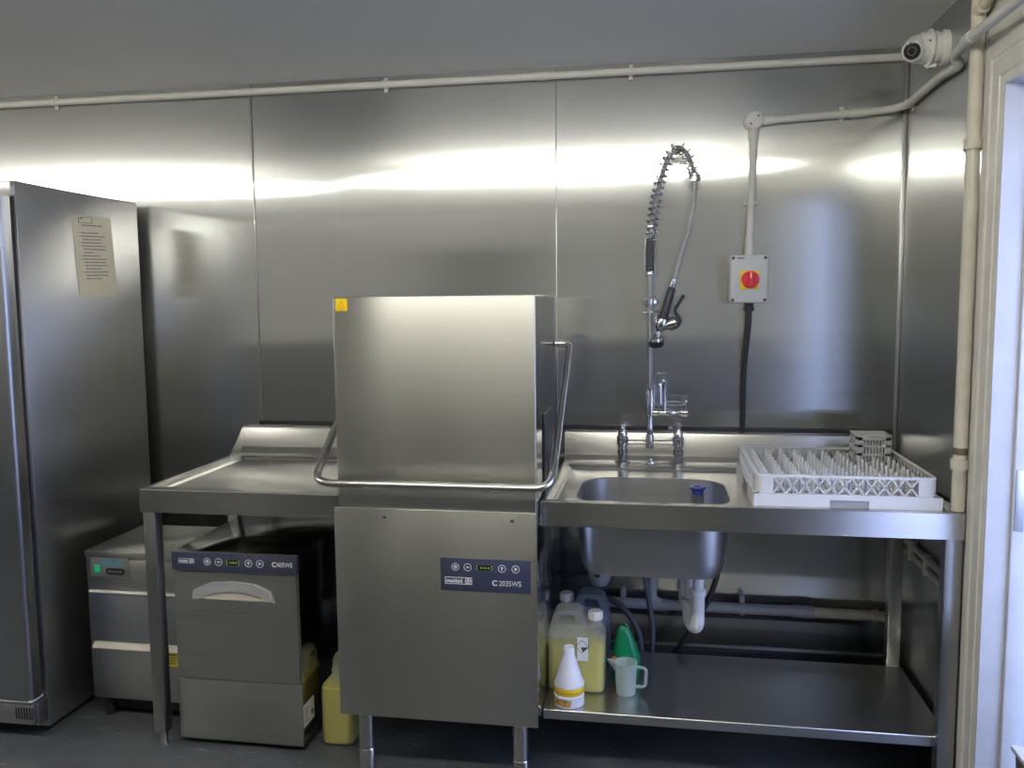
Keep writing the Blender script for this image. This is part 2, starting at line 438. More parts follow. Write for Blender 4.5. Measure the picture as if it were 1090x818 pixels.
# ------------------------------------------------------------------ lamps and daylight
M['tube_light'] = emit('lit batten diffuser', (1.0, .965, .875), 27)
def batten(x0, x1, y, label):
    t = thing('ceiling_light', label, 'light', ((x0+x1)/2, y, H), 'ceiling battens')
    part('housing', MB().box(x0, x1, y-.03, y+.03, H-.045, H, .006), 'white_plastic', t)
    for x in (x0+.012, x1-.012): part('lamp_holder', MB().box(x-.012, x+.012, y-.014, y+.014, H-.105, H-.044, .004), 'white_plastic', t)
    part('tube', MB().cyl((x0+.024, y, H-.085), (x1-.024, y, H-.085), .0165, 16), 'tube_light', t)
batten(-2.50, -.38, -2.18, 'lit white batten lamp on the ceiling nearer the doorway')
batten(-5.75, -3.45, -2.18, 'lit white batten lamp on the ceiling above the fridge end')

w = bpy.data.worlds.new('sky'); S.world = w; w.use_nodes = True
nt = w.node_tree; bg = nt.nodes['Background']
sky = nt.nodes.new('ShaderNodeTexSky'); sky.sky_type = 'HOSEK_WILKIE'; sky.turbidity = 4; sky.sun_direction = (-.5, -.2, .6)
mixc = nt.nodes.new('ShaderNodeMix'); mixc.data_type = 'RGBA'; mixc.inputs[0].default_value = .92
mixc.inputs[7].default_value = (.46, .57, 1.0, 1)
nt.links.new(sky.outputs[0], mixc.inputs[6]); nt.links.new(mixc.outputs[2], bg.inputs['Color'])
bg.inputs['Strength'].default_value = 2.1
al = bpy.data.lights.new('doorway_portal', 'AREA'); al.shape = 'RECTANGLE'; al.size = D0-D1; al.size_y = DH
al.cycles.is_portal = True
ao = bpy.data.objects.new('doorway_portal', al); COL.objects.link(ao)
ao.location = (T+.08, (D0+D1)/2, DH/2); ao.rotation_euler = (0, PI/2, 0); ao.rotation_euler = (PI/2, 0, PI/2)

# ------------------------------------------------------------------ worktops
ZT, ZA = .898, .821
def worktop(mb, x0, x1, y0, y1, hole, rim, rear):
    n = 5
    L = [rrect(x0+.022, x1-.022, y0+.022, y1-.012, ZA, .004, n), rrect(x0, x1, y0, y1, ZA, .005, n), rrect(x0, x1, y0, y1, ZT-.003, .005, n),
         rrect(x0+.003, x1-.003, y0+.003, y1-.003, ZT, .005, n),
         rrect(x0+rim, x1-rim, y0+rim, y1-rear, ZT, .012, n), rrect(x0+rim+.004, x1-rim-.004, y0+rim+.004, y1-rear-.004, ZT-.003, .012, n),
         rrect(x0+rim+.012, x1-rim-.012, y0+rim+.012, y1-rear-.012, ZT-.0035, .012, n),
         rrect(x0+rim+.020, x1-rim-.020, y0+rim+.020, y1-rear-.020, ZT-.011, .012, n)]
    if hole: L += [rrect(*hole, ZT-.011, .115, n), rrect(hole[0]+.004, hole[1]-.004, hole[2]+.004, hole[3]-.004, ZT-.015, .112, n)]
    mb.loops(L, cap1=not hole)
    mb.loops([rrect(x0+.01, x1-.01, y0+.01, y1-.01, ZA+.01, .004, n), rrect(*(hole if hole else (x0+.1, x1-.1, y0+.1, y1-.1)), ZA+.012, .115, n)], cap1=not hole)
    return mb

def square_leg(par, x0, x1, y0, y1, z1=ZA, nm='leg'):
    lg = part(nm, MB().box(x0, x1, y0, y1, .048, z1, .004), 'leg_steel', par)
    part('foot', MB().lathe([(.013, .012), (.016, 0)][::-1]+[(.014, .05)], ((x0+x1)/2, (y0+y1)/2, 0)), 'tube_steel', lg)

# --- sink table
X0, X1, Y0, Y1 = -1.2215, -.0115, -.7637, -.035
st = thing('sink_table', 'stainless steel sink unit with bowl, drainer and undershelf by the doorway', 'sink', (-.61, -.4, 0))
HO = (-1.126, -.642, -.728, -.330)
part('worktop', worktop(MB(), X0, X1, Y0, Y1, HO, .026, .150), 'steel_top', st)
bsp = MB()
bsp.prism([(X0, -.062, ZT), (X0, -.040, ZT+.014), (X0, -.036, ZT+.095), (X0, -.032, 1.0), (X0, -.004, 1.0), (X0, -.004, .985), (X0, -.022, .985), (X0, -.022, ZT)], (X1-X0-.012, 0, 0))
part('backsplash', bsp, 'steel_apron', st)
bw = MB(); n = 7
def bl(i, z, r): return rrect(HO[0]+.004+i, HO[1]-.004-i, HO[2]+.004+i, HO[3]-.004-i, z, r, n)
bw.loops([bl(0, ZT-.014, .112), bl(.006, .80, .108), bl(.014, .70, .10), bl(.020, .672, .09), bl(.034, .654, .066), bl(.06, .648, .05)], cap1=True)
o = -.004
bw.loops([bl(o, ZT-.016, .114), bl(.006+o, .80, .11), bl(.014+o, .70, .102), bl(.020+o, .670, .092), bl(.034+o, .650, .068), bl(.06+o, .644, .052)], cap1=True)
bowl = part('sink_bowl', bw, 'steel_bowl', st)
part('plug_hole', MB().lathe([(.04, 0), (.044, .002), (.03, .0035), (.012, .001)], (-.74, -.52, .6485)), 'chrome', bowl)
square_leg(st, -.060, -.0125, -.752, -.706)
square_leg(st, -.070, -.026, -.236, -.192)
sh = MB(); zs = .215
sh.loops([rrect(X0, -.020, -.7237, -.2275, zs-.03, .004), rrect(X0, -.020, -.7237, -.2275, zs-.002, .004), rrect(X0+.002, -.022, -.7217, -.2295, zs, .004)], cap0=False, cap1=True)
sh.loops([rrect(X0+.003, -.023, -.7207, -.2305, zs-.03, .003), rrect(X0+.003, -.023, -.7207, -.2305, zs-.004, .003)], cap1=True)
part('undershelf', sh, steel('undershelf steel', (.60, .60, .59), .30, .15, (.03, 1, .06), 'x', .008, .02), st)
ov = MB().lathe([(.012, .0), (.028, .006), (.040, .03), (.042, .07), (.042, .168)], (-1.070, -.30, .482))
ovp = part('overflow_fitting', ov, 'waste_grey', st, 'grey plastic overflow cup')
part('outlet', MB().cyl((-1.075, -.3415, .535), (-1.075, -.345, .535), .010), 'black', ovp)
part('rail', MB().box(X0+.02, -.05, -.225, -.197, ZA-.04, ZA, .003), 'leg_steel', st)

# --- left table
TX0, TX1 = -2.563, -1.862
lt = thing('worktop_table', 'stainless steel outlet table with upstand standing over the small glass washer', 'table', (-2.2, -.4, 0))
part('worktop', worktop(MB(), TX0, TX1, Y0, Y1, None, .046, .115), 'steel_top', lt)
bsp = MB()
bsp.prism([(TX0+.002, -.150, ZT-.002), (TX0+.002, -.150, ZT+.003), (TX0+.002, -.036, 1.0), (TX0+.002, -.004, 1.0), (TX0+.002, -.022, .985), (TX0+.002, -.022, ZT)], (.003, 0, 0))
bsp.prism([(TX0+.004, -.075, ZT), (TX0+.004, -.045, ZT+.022), (TX0+.004, -.038, ZT+.095), (TX0+.004, -.033, 1.0), (TX0+.004, -.004, 1.0), (TX0+.004, -.004, .985), (TX0+.004, -.022, .985), (TX0+.004, -.022, ZT)], (TX1-TX0-.004, 0, 0))
part('upstand', bsp, 'steel_apron', lt)
square_leg(lt, -2.560, -2.516, -.752, -.708)
square_leg(lt, -2.548, -2.506, -.214, -.172)
part('rail', MB().box(-2.545, -2.520, -.708, -.214, ZA-.036, ZA, .002).box(-2.506, -1.90, -.205, -.18, ZA-.036, ZA, .002), 'black_steel', lt)

# ------------------------------------------------------------------ hood dishwasher
GX0, GX1, GY0, GY1, GZ0, GZ1 = -1.859, -1.2236, -.825, -.20, .2035, .874
dw = thing('hood_dishwasher', 'tall stainless steel hood dishwasher on round legs between the two tables', 'dishwasher', (-1.54, -.5, 0))
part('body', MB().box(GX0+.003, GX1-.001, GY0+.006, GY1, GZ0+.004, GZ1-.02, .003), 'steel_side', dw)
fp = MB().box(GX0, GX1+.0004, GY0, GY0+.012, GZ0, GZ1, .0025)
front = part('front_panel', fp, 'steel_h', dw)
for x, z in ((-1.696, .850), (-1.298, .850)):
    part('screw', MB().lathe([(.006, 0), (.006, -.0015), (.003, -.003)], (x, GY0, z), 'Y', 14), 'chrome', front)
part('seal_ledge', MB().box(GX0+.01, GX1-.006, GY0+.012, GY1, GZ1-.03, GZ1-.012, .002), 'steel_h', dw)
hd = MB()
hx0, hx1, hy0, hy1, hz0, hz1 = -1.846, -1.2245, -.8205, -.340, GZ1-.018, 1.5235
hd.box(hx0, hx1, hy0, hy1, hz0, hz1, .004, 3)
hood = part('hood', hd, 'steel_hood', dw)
part('side_panel', MB().box(hx1-.0005, hx1+.0008, hy0+.006, hy1-.002, hz0+.03, hz1-.006), 'steel_side', hood)
part('rear_column', MB().box(GX0+.09, GX1-.09, -.335, -.215, GZ1-.02, 1.30, .004), 'steel_side', dw)
part('guide_cover', MB().box(hx1+.0008, hx1+.006, -.66, -.395, GZ1-.01, 1.150, .002), 'black', hood, 'black guide cover')
part('sticker', MB().box(-1.836, -1.799, hy0-.0008, hy0, 1.481, 1.518), 'sticker_yellow', hood, 'small yellow hot surface warning sticker')
sk = MB()
tri = [(-1.8175, 1.512), (-1.828, 1.494), (-1.807, 1.494)]; tri2 = [(-1.8175, 1.508), (-1.8245, 1.496), (-1.8105, 1.496)]
for k in range(3):
    a, b, c2, d2 = tri[k], tri[(k+1) % 3], tri2[(k+1) % 3], tri2[k]
    sk.prism([(q[0], hy0-.0008, q[1]) for q in (a, b, c2, d2)], (0, -.0004, 0))
for i in range(3): sk.box(-1.830, -1.805, hy0-.0013, hy0-.0008, 1.4845+i*.003, 1.486+i*.003)
part('warning_mark', sk, 'sticker_orange', hood.children[-1])
# bent tube lifting handle: front bar, two side arms running back and up, turned into the hood sides
hl = MB()
def arm(x, sgn):
    return [(x, -.882, .965), (x, -.36, 1.337), (x-sgn*.004, -.345, 1.355), (hx1+.002 if sgn > 0 else hx0-.002, -.352, 1.358)]
pr_, pl_ = -1.172, -1.899
path = [(hx0-.002, -.352, 1.358), (pl_, -.345, 1.357), (pl_, -.885, .963), (pr_, -.885, .963), (pr_, -.345, 1.357), (hx1+.002, -.352, 1.358)]
hl.tube(fillet(path, [.045, .06, .06, .045], 9), .012, 14)
part('handle', hl, 'tube_steel', dw, 'bent round tube handle')
# round adjustable legs
for x, y in ((-1.793, -.765), (-1.288, -.765), (-1.793, -.27), (-1.288, -.27)):
    lg = part('leg', MB().lathe([(.0265, .07), (.0265, .2036)], (x, y, 0)), 'tube_steel', dw)
    part('foot', MB().lathe([(.024, 0), (.029, .002), (.029, .066), (.0265, .0705), (.02, .072)], (x, y, 0)), 'tube_steel', lg)
    
def rings(mb, x, y, z, r, th=.0013): mb.ring((x, y, z), r-th, r, -.0006, 'Y', 24)
def panel_print(par, y, zc, xs, r, disp, logo, lh, model, mz, msize, mx):
    """icons, display, logo and model number on a control panel facing -Y"""
    for i, x in enumerate(xs):
        b = MB(); rings(b, x, y, zc, r, r*.14)
        if i == 0: rings(b, x, y, zc, r*.5, r*.25); b.box(x-r*.1, x+r*.1, y-.0006, y, zc, zc+r*.5)
        elif i == 1: b.prism([(x-r*.45, y, zc), (x, y, zc+r*.35), (x, y, zc+r*.12), (x+r*.45, y, zc+r*.12), (x+r*.45, y, zc-r*.12), (x, y, zc-r*.12), (x, y, zc-r*.35)], (0, -.0006, 0))
        elif i == 2: b.ring((x, y, zc+r*.15), r*.12, r*.32, -.0006, 'Y', 14); b.box(x-r*.1, x+r*.1, y-.0006, y, zc-r*.45, zc-r*.1)
        else: b.prism([(x-r*.3, y, zc-r*.48), (x-r*.3, y, zc+r*.48), (x+r*.55, y, zc)], (0, -.0006, 0))
        part('button', b, 'white_print', par)
    dx0, dx1, dh = disp
    ds = part('display', MB().box(dx0, dx1, y-.0008, y, zc-dh, zc+dh), 'display', par)
    d = MB(); n = 4
    for k in range(n):
        x = dx0+(dx1-dx0)*(.28+.17*k)
        d.box(x-dh*.20, x+dh*.20, y-.0012, y-.0008, zc-dh*.22, zc+dh*.22)
    for sx, s in ((dx0, 1), (dx1, -1)):
        d.box(min(sx, sx+s*.0012), max(sx, sx+s*.0012), y-.0012, y-.0008, zc-dh*.8, zc+dh*.8)
        for zz in (-.8, .8): d.box(min(sx, sx+s*.004), max(sx, sx+s*.004), y-.0012, y-.0008, zc+dh*zz-.0005, zc+dh*zz+.0005)
    part('led', d, 'led_green', ds)
    lx0, lx1, lz = logo
    b = MB()
    for a in ((lx0, lx1, lz-lh/2, lz-lh/2+lh*.09), (lx0, lx1, lz+lh/2-lh*.09, lz+lh/2), (lx0, lx0+lh*.09, lz-lh/2, lz+lh/2), (lx1-lh*.09, lx1, lz-lh/2, lz+lh/2)):
        b.box(a[0], a[1], y-.0006, y, a[2], a[3])
    b.text('maidaid', lh*.78, (lx0+lh*.18, y-.0003, lz-lh*.26), lh*.02, .0003, (lx1-lx0-lh*1.25)/(lh*.78*3.45))
    cxx = lx1-lh*.58; b.ring((cxx, y, lz), lh*.33, lh*.43, -.0006, 'Y', 20)
    b.box(cxx-lh*.22, cxx+lh*.22, y-.0006, y, lz-lh*.08, lz+lh*.08); b.box(cxx-lh*.08, cxx+lh*.08, y-.0006, y, lz-lh*.22, lz+lh*.22)
    part('logo', b, 'white_print', par)
    b = MB(); b.text(model[0], msize, (mx, y-.0003, mz), msize*.03, .0003); b.text(model[1], msize, (mx+msize*model[2], y-.0003, mz), 0, .0003, .84)
    part('model_number', b, 'white_print', par)

y = GY0-.003
cp = part('control_panel', MB().box(-1.521, -1.2425, y, GY0+.001, .6265, .7285, .001), 'navy', dw, 'navy blue control panel')
panel_print(cp, y, .7015, (-1.474, -1.436, -1.330, -1.288), .0120, (-1.408, -1.361, .008), (-1.507, -1.423, .6585), .022, ('C', '2035WS', .90), .648, .0235, -1.361)

# ------------------------------------------------------------------ small undercounter glass washer
WX0, WX1, WY0, WY1, WZ0, WZ1 = -2.482, -2.034, -.716, -.225, .020, .678
gw = thing('glass_washer', 'small undercounter glass washer with blue control strip below the outlet table', 'dishwasher', (-2.26, -.47, 0))
part('body', MB().box(WX0, WX1, WY0+.006, WY1, WZ0, WZ1, .003), 'steel_side', gw)
part('lower_panel', MB().box(WX0, WX1, WY0-.002, WY0+.010, WZ0, .2325, .002), 'steel_h', gw)
dm = MB()
# door sheet with the handle slot left open
hx_, hz_ = -2.2665, .5165
top = [(-2.413, hz_), (-2.405, .548), (-2.345, .574), (-2.2665, .582), (-2.190, .576), (-2.130, .552), (-2.117, hz_)]
y = WY0-.002
dz0, dz1 = .238, .608
DX0, DX1 = WX0+.003, WX1-.006
poly_l = [(DX0, dz0), (hx_, dz0), (hx_, hz_), top[0], top[1], top[2], top[3], (hx_, dz1), (DX0, dz1)]
poly_r = [(hx_, dz0), (DX1, dz0), (DX1, dz1), (hx_, dz1), top[3], top[4], top[5], top[6], (hx_, hz_)]
for pl in (poly_l, poly_r): dm.prism([(a, y, b) for a, b in pl], (0, .010, 0))
door = part('door', dm, 'steel_h', gw)
rc = MB()      # moulded grip: silver arch with a recessed pull behind it
arch_o = [Vector((a, y-.007, b)) for a, b in top]
inn = [(-2.392, hz_+.001), (-2.352, .535), (-2.310, .545), (-2.2665, .548), (-2.222, .545), (-2.180, .536), (-2.138, hz_+.001)]
arch_i = [Vector((a, y-.004, b)) for a, b in inn]
for k in range(6):
    rc.prism([arch_o[k], arch_o[k+1], arch_i[k+1], arch_i[k]], (0, .010, 0))
part('handle', rc, plain('silver grip plastic', (.52, .52, .52), .35, .3), door, 'silver arched grip')
part('handle_recess', MB().prism([(a, y+.0035, b) for a, b in [(-2.413, hz_-.002)]+top[1:6]+[(-2.117, hz_-.002)]], (0, .004, 0)), plain('warm grip insert', (.62, .56, .46), .5), door)
gp = part('control_panel', MB().box(WX0, WX1, WY0-.006, WY0+.008, .6145, WZ1-.002, .002), 'navy', gw, 'navy blue control strip')
y = WY0-.006
panel_print(gp, y, .6475, (-2.352, -2.311, -2.204, -2.164), .0130, (-2.282, -2.238, .0095), (-2.456, -2.400, .6475), .0165, ('C', '405WS', .70), .6395, .0225, -2.122)
part('top_edge', MB().box(WX0, WX1, WY0-.007, WY0+.006, WZ1-.002, WZ1+.002, .001), 'trim_steel', gw)
lb = part('rating_label', MB().box(WX1, WX1+.0006, -.712, -.622, .080, .158), 'label_white', gw, 'white rating label')
rb = MB()
for i in range(5): rb.box(WX1+.0006, WX1+.001, -.700, -.672-.004*(i % 2), .140-.011*i, .143-.011*i)
part('print', rb, 'grey_print', lb)
part('mark', MB().box(WX1+.0006, WX1+.001, -.648, -.632, .100, .118), 'grey_print', lb)
for xx, yy in ((WX0+.04, WY0+.05), (WX1-.04, WY0+.05), (WX0+.04, WY1-.04), (WX1-.04, WY1-.04)):
    part('foot', MB().lathe([(.022, 0), (.022, .012), (.014, .022)], (xx, yy, 0)), 'black', gw)
part('plinth', MB().box(WX0+.012, WX1-.006, WY0+.02, WY1-.01, .002, WZ0+.002, .002), 'black', gw)

# ------------------------------------------------------------------ ice maker
IX0, IX1, IY0, IY1, IZ0, IZ1 = -2.898, -2.515, -.598, -.235, .075, .628
im = thing('ice_machine', 'low grey steel ice machine between the fridge and the outlet table leg', 'ice machine', (-2.7, -.42, 0))
part('body', MB().box(IX0, IX1, IY0+.004, IY1, IZ0, IZ1, .004), 'steel_h', im)
part('top_trim', MB().box(IX0, IX1, IY0-.004, IY0+.006, IZ1-.024, IZ1, .002), 'steel_h', im)
cpn = part('control_panel', MB().box(IX0+.016, IX1-.016, IY0-.006, IY0+.006, .490, .600, .002), 'steel_h', im)
part('door', MB().box(IX0+.016, IX1-.016, IY0-.012, IY0+.006, .298, .478, .003), steel('ice door steel', (.42, .43, .46), .3, .8, (.06, .03, 1), 'h'), im)
lp = MB().prism([(IX0+.018, IY0-.010, .488), (IX0+.018, IY0-.018, .480), (IX0+.018, IY0-.018, .476), (IX0+.018, IY0+.004, .476), (IX0+.018, IY0+.004, .490)], (IX1-IX0-.036, 0, 0))
part('door_grip', lp, 'trim_steel', im)
lp = MB().prism([(IX0+.024, IY0-.004, .300), (IX0+.024, IY0-.022, .276), (IX0+.024, IY0-.022, .273), (IX0+.024, IY0+.004, .280)], (IX1-IX0-.048, 0, 0))
part('scoop_ledge', lp, plain('pale ledge', (.66, .62, .54), .4), im)
part('lower_panel', MB().box(IX0+.010, IX1-.010, IY0-.006, IY0+.006, .085, .272, .002), 'steel_h', im)
pb = part('badge_panel', MB().box(-2.872, -2.722, IY0-.0075, IY0-.005, .536, .606, .001), plain('grey badge film', (.17, .18, .18), .4), cpn)
part('lettering', MB().text('POLAR', .032, (-2.829, IY0-.0078, .578), .0008, .0003, .80), 'blue_print', pb, 'blue lettering')
sw = part('power_switch', MB().box(-2.857, -2.836, IY0-.011, IY0-.006, .552, .580, .002), 'led_switch', cpn, 'lit green rocker switch')
part('display', MB().loops([rrect(-2.812, -2.738, .548, .570, 0, .0105)], cap1=True) and MB().prism([(p[0], IY0-.0075, p[1]) for p in rrect(-2.812, -2.738, .545, .569, 0, .0115)], (0, -.002, 0)), 'black', cpn)
dl = MB()
for i in range(6): dl.lathe([(.0028, 0), (.0028, -.0008)], (-2.800+.0095*i, IY0-.0095, .557), 'Y', 10)
part('indicator', dl, plain('clear led dots', (.35, .36, .34), .3), cpn)
ys = part('sticker', MB().box(-2.618, -2.548, IY0-.0068, IY0-.006, .216, .268), plain('pale yellow sticker', (.70, .66, .05), .5), im, 'yellow notice sticker')
q = MB()
for i in range(4): q.box(-2.612, -2.556, IY0-.0073, IY0-.0068, .257-.010*i, .260-.010*i)
part('print', q, 'dark_print', ys)
for xx in (IX0+.04, IX1-.04):
    for yy in (IY0+.04, IY1-.04): part('foot', MB().lathe([(.018, 0), (.018, .02), (.012, .076)], (xx, yy, 0)), 'black', im)
part('plinth', MB().box(IX0+.03, IX1-.01, IY0+.05, IY1-.01, .02, IZ0+.002), 'black', im)

# ------------------------------------------------------------------ fridge
FX0, FX1, FY0, FY1, FZ1 = -3.68, -2.981, -.724, -.045, 1.921
fr = thing('upright_fridge', 'tall upright stainless steel fridge with a paper notice on its side', 'fridge', (-3.33, -.4, 0))
part('cabinet', MB().box(FX0, FX1, FY0, FY1, .022, FZ1, .006), 'steel_fridge', fr)
part('top_fascia', MB().box(FX0+.002, FX1-.002, FY0-.018, FY0+.002, 1.868, FZ1-.002, .004), 'steel_fridge', fr)
part('gasket', MB().box(FX0+.02, FX1-.010, FY0-.014, FY0, .16, 1.866, .002), 'dark_gap', fr)
dr = MB(); 
pts = rrect(FX0, FX1-.002, FY0-.078, FY0-.014, 0, .018, 6)
dr.loops([[(p[0], p[1], .152) for p in pts], [(p[0], p[1], 1.866) for p in pts]], cap0=True, cap1=True)
fd = part('door', dr, 'steel_door', fr)
part('door_handle', MB().tube(fillet([(-3.62, FY0-.078, 1.0), (-3.62, FY0-.12, 1.0), (-3.62, FY0-.12, 1.35), (-3.62, FY0-.078, 1.35)], .02), .010), 'trim_steel', fd)
part('door_edge', MB().box(FX0+.002, FX1-.004, FY0-.075, FY0-.016, .143, .152, .002), 'white_plastic', fd, 'pale bottom edge')
gr_ = MB()
gr_.box(FX0, FX1-.006, FY0-.066, FY0-.050, .060, .135, .003)
grl = part('grille', gr_, 'steel_fridge', fr)
g2 = MB()
for i in range(7): g2.box(-3.056+.0105*i, -3.0515+.0105*i, FY0-.0675, FY0-.066, .080, .122)
part('vent_slot', g2, 'dark_gap', grl)
part('hinge', MB().box(FX1-.055, FX1-.004, FY0-.062, FY0-.002, .126, .136, .002).box(FX1-.032, FX1-.012, FY0-.048, FY0-.020, .08, .127, .004).box(FX1-.010, FX1-.001, FY0-.05, FY0-.001, .05, .130, .002), 'trim_steel', fr)
part('plinth', MB().box(FX0+.03, FX1-.02, FY0+.01, FY1, .0, .024), 'black', fr)
part('bolt', MB().lathe([(.006, 0), (.006, .004), (.003, .006)], (FX1, -.62, 1.87), 'X', 12), 'trim_steel', fr)

# paper notice taped to the fridge side
nx = FX1+.0008
nt_ = thing('paper_notice', 'cream printed paper notice taped to the fridge side', 'notice', (nx, -.33, 1.69))
def P(u, v):          # u across 0..1 (front to back), v down 0..1
    a = Vector((nx, -.452, 1.836)); b = Vector((nx, -.226, 1.846)); c = Vector((nx, -.433, 1.534)); d = Vector((nx, -.204, 1.541))
    return (a*(1-u)+b*u)*(1-v)+(c*(1-u)+d*u)*v
part('sheet', MB().prism([P(0, 0), P(1, 0), P(1, 1), P(0, 1)], (.0006, 0, 0)), 'paper', nt_)
pm = MB()
def strip(u0, u1, v, h):
    q = [P(u0, v), P(u1, v), P(u1, v+h), P(u0, v+h)]
    pm.prism([p+Vector((.0006, 0, 0)) for p in q], (.0003, 0, 0))
for a in ((.15, .50, .02, .005), (.15, .50, .088, .005)): strip(*a)
strip(.15, .165, .02, .07); strip(.49, .50, .02, .07); strip(.20, .26, .032, .012)
u = .22
while u < .74: w_ = random.uniform(.05, .10); strip(u, min(.76, u+w_-.012), .112, .012); u += w_
for i, (u0, u1) in enumerate(((.16, .62), (.16, .80), (.20, .70), (.16, .68), (.16, .80), (.20, .78), (.20, .46), (.16, .62), (.16, .80), (.20, .76), (.20, .78), (.20, .64), (.16, .80), (.20, .78), (.20, .60))):
    v = .205+.040*i
    if u0 < .18: strip(.12, .135, v+.002, .008)
    u = u0+.02
    while u < u1: w_ = random.uniform(.05, .13); strip(u, min(u1, u+w_-.014), v, .011); u += w_
part('print', pm, 'grey_print', nt_)

# ------------------------------------------------------------------ conduits on the walls
def clip(mb, c, axis, r, wall):
    """saddle clip round a conduit at c; axis 'X','Y','Z' along the pipe; wall = direction to the wall"""
    mb.lathe([(r, -.008), (r+.003, -.008), (r+.003, .008), (r, .008)], c, axis, 16, False, False)
    a = {'X': Vector((1, 0, 0)), 'Y': Vector((0, 1, 0)), 'Z': Vector((0, 0, 1))}[axis]; w_ = Vector(wall); s_ = a.cross(w_)
    for k in (-1, 1):
        p = Vector(c)+w_*(r-.002)+s_*k*(r+.006)
        q = [p+a*i*.008+s_*j*.0075-w_*.002 for i, j in ((-1, -1), (1, -1), (1, 1), (-1, 1))]
        mb.prism(q, w_*.004)
    return mb
zc = 2.348; rc_ = .0135
c1 = thing('ceiling_conduit', 'long painted conduit running along the top of the back wall', 'conduit', (-2, -rc_, zc))
part('pipe', MB().tube([(XL+.01, -rc_-.004, zc), (-.022, -rc_-.004, zc)], rc_, 14), 'conduit', c1)
for x in (-3.35, -1.918, -.973): part('clip', clip(MB(), (x, -rc_-.004, zc), 'X', rc_, (0, 1, 0)), 'conduit', c1)
for x in (-1.3,): part('coupling', MB().cyl((x-.02, -rc_-.004, zc), (x+.02, -rc_-.004, zc), rc_+.002), 'conduit', c1)

jb = thing('junction_box', 'round painted junction box on the back wall above the isolator switch', 'junction box', (-.529, -.02, 2.15))
part('box', MB().lathe([(.033, 0), (.033, -.030), (.030, -.034)], (-.529, -.003, 2.15), 'Y', 28), 'conduit', jb)
part('lid', MB().lathe([(.029, 0), (.029, -.003), (.026, -.005)], (-.529, -.036, 2.15), 'Y', 28), 'conduit', jb)
for a in (.8, .8+PI): part('screw', MB().lathe([(.0045, 0), (.003, -.002)], (-.529+.019*math.cos(a), -.040, 2.15+.019*math.sin(a)), 'Y', 10), 'dark_print', jb)
part('spout', MB().cyl((-.50, -.018, 2.150), (-.46, -.018, 2.151), .017).cyl((-.529, -.018, 2.12), (-.529, -.018, 2.085), .017), 'conduit', jb)

c2 = thing('drop_conduit', 'short vertical conduit from the junction box down to the isolator switch', 'conduit', (-.529, -.018, 1.67))
part('pipe', MB().tube([(-.528, -.018, 2.086), (-.540, -.030, 1.66)], .0135, 14), 'conduit', c2)
part('coupling', MB().cyl((-.538, -.028, 1.735), (-.540, -.030, 1.668), .0165), 'conduit', c2)
part('clip', clip(MB(), (-.5355, -.0255, 1.856), 'Z', .0135, (0, 1, 0)), 'conduit', c2)

c3 = thing('branch_conduit', 'conduit running right from the junction box, round the corner and kinked over the pipe', 'conduit', (-.2, -.018, 2.16))
pth = fillet([(-.461, -.018, 2.151), (-.21, -.018, 2.160), (-.020, -.020, 2.170), (-.020, -.42, 2.180), (-.020, -.585, 2.170), (-.040, -.600, 2.192), (-.066, -.800, 2.184), (-.068, -1.9, 2.168)], [.05, .09, .05, .02, .02, .05, .05], 6)
part('pipe', MB().tube(pth, .0140, 14), 'conduit', c3)
part('clip', clip(MB(), (-.225, -.018, 2.1596), 'X', .0135, (0, 1, 0)), 'conduit', c3)
part('clip', clip(MB(), (-.020, -.09, 2.172), 'Y', .0135, (1, 0, 0)), 'conduit', c3)
part('coupling', MB().cyl((-.20, -.018, 2.1603), (-.13, -.018, 2.1640), .0163), 'conduit', c3)
part('coupling', MB().cyl((-.065, -.77, 2.186), (-.066, -.82, 2.185), .0165), 'conduit', c3)

vp = thing('vertical_pipe', 'thick cream painted vertical pipe beside the door frame', 'pipe', (-.026, -.738, ZT))
part('pipe', MB().tube([(-.026, -.738, ZT+.002), (-.026, -.738, H)], .0185, 16), 'old_pipe', vp)
for z in (1.920, 1.035):
    cb = MB().lathe([(.0186, -.014), (.025, -.014), (.025, .014), (.0186, .014)], (-.026, -.738, z), 'Z', 20, False, False)
    cb.box(-.034, -.018, -.738+.015, -.738+.050, z-.012, z+.008, .003)
    part('clip', cb, 'old_pipe', vp)
part('joint', MB().cyl((-.026, -.738, 1.062), (-.026, -.738, 1.082), .0195), plain('rusty joint', (.18, .14, .10), .7, var=.4, vscale=60), vp, 'dark rusty joint')
part('stub', MB().tube(fillet([(-.026, -.752, 2.27), (-.026, -.80, 2.278), (-.026, -.98, 2.345), (-.026, -1.1, H)], .03), .013, 12).cyl((-.026, -.745, 2.268), (-.026, -.775, 2.272), .018), 'old_pipe', vp)

wp = thing('wall_pipes', 'pair of painted pipes clipped to the side wall under the sink table', 'pipe', (-.02, -.4, .65))
for z in (.672, .636):
    part('pipe', MB().tube([(-.016, -.16, z), (-.016, -.70, z)], .0115, 12), 'old_pipe', wp)
for yy in (-.30, -.46): part('clip', MB().box(-.030, -.0005, yy-.008, yy+.008, .620, .688, .003), 'old_pipe', wp)

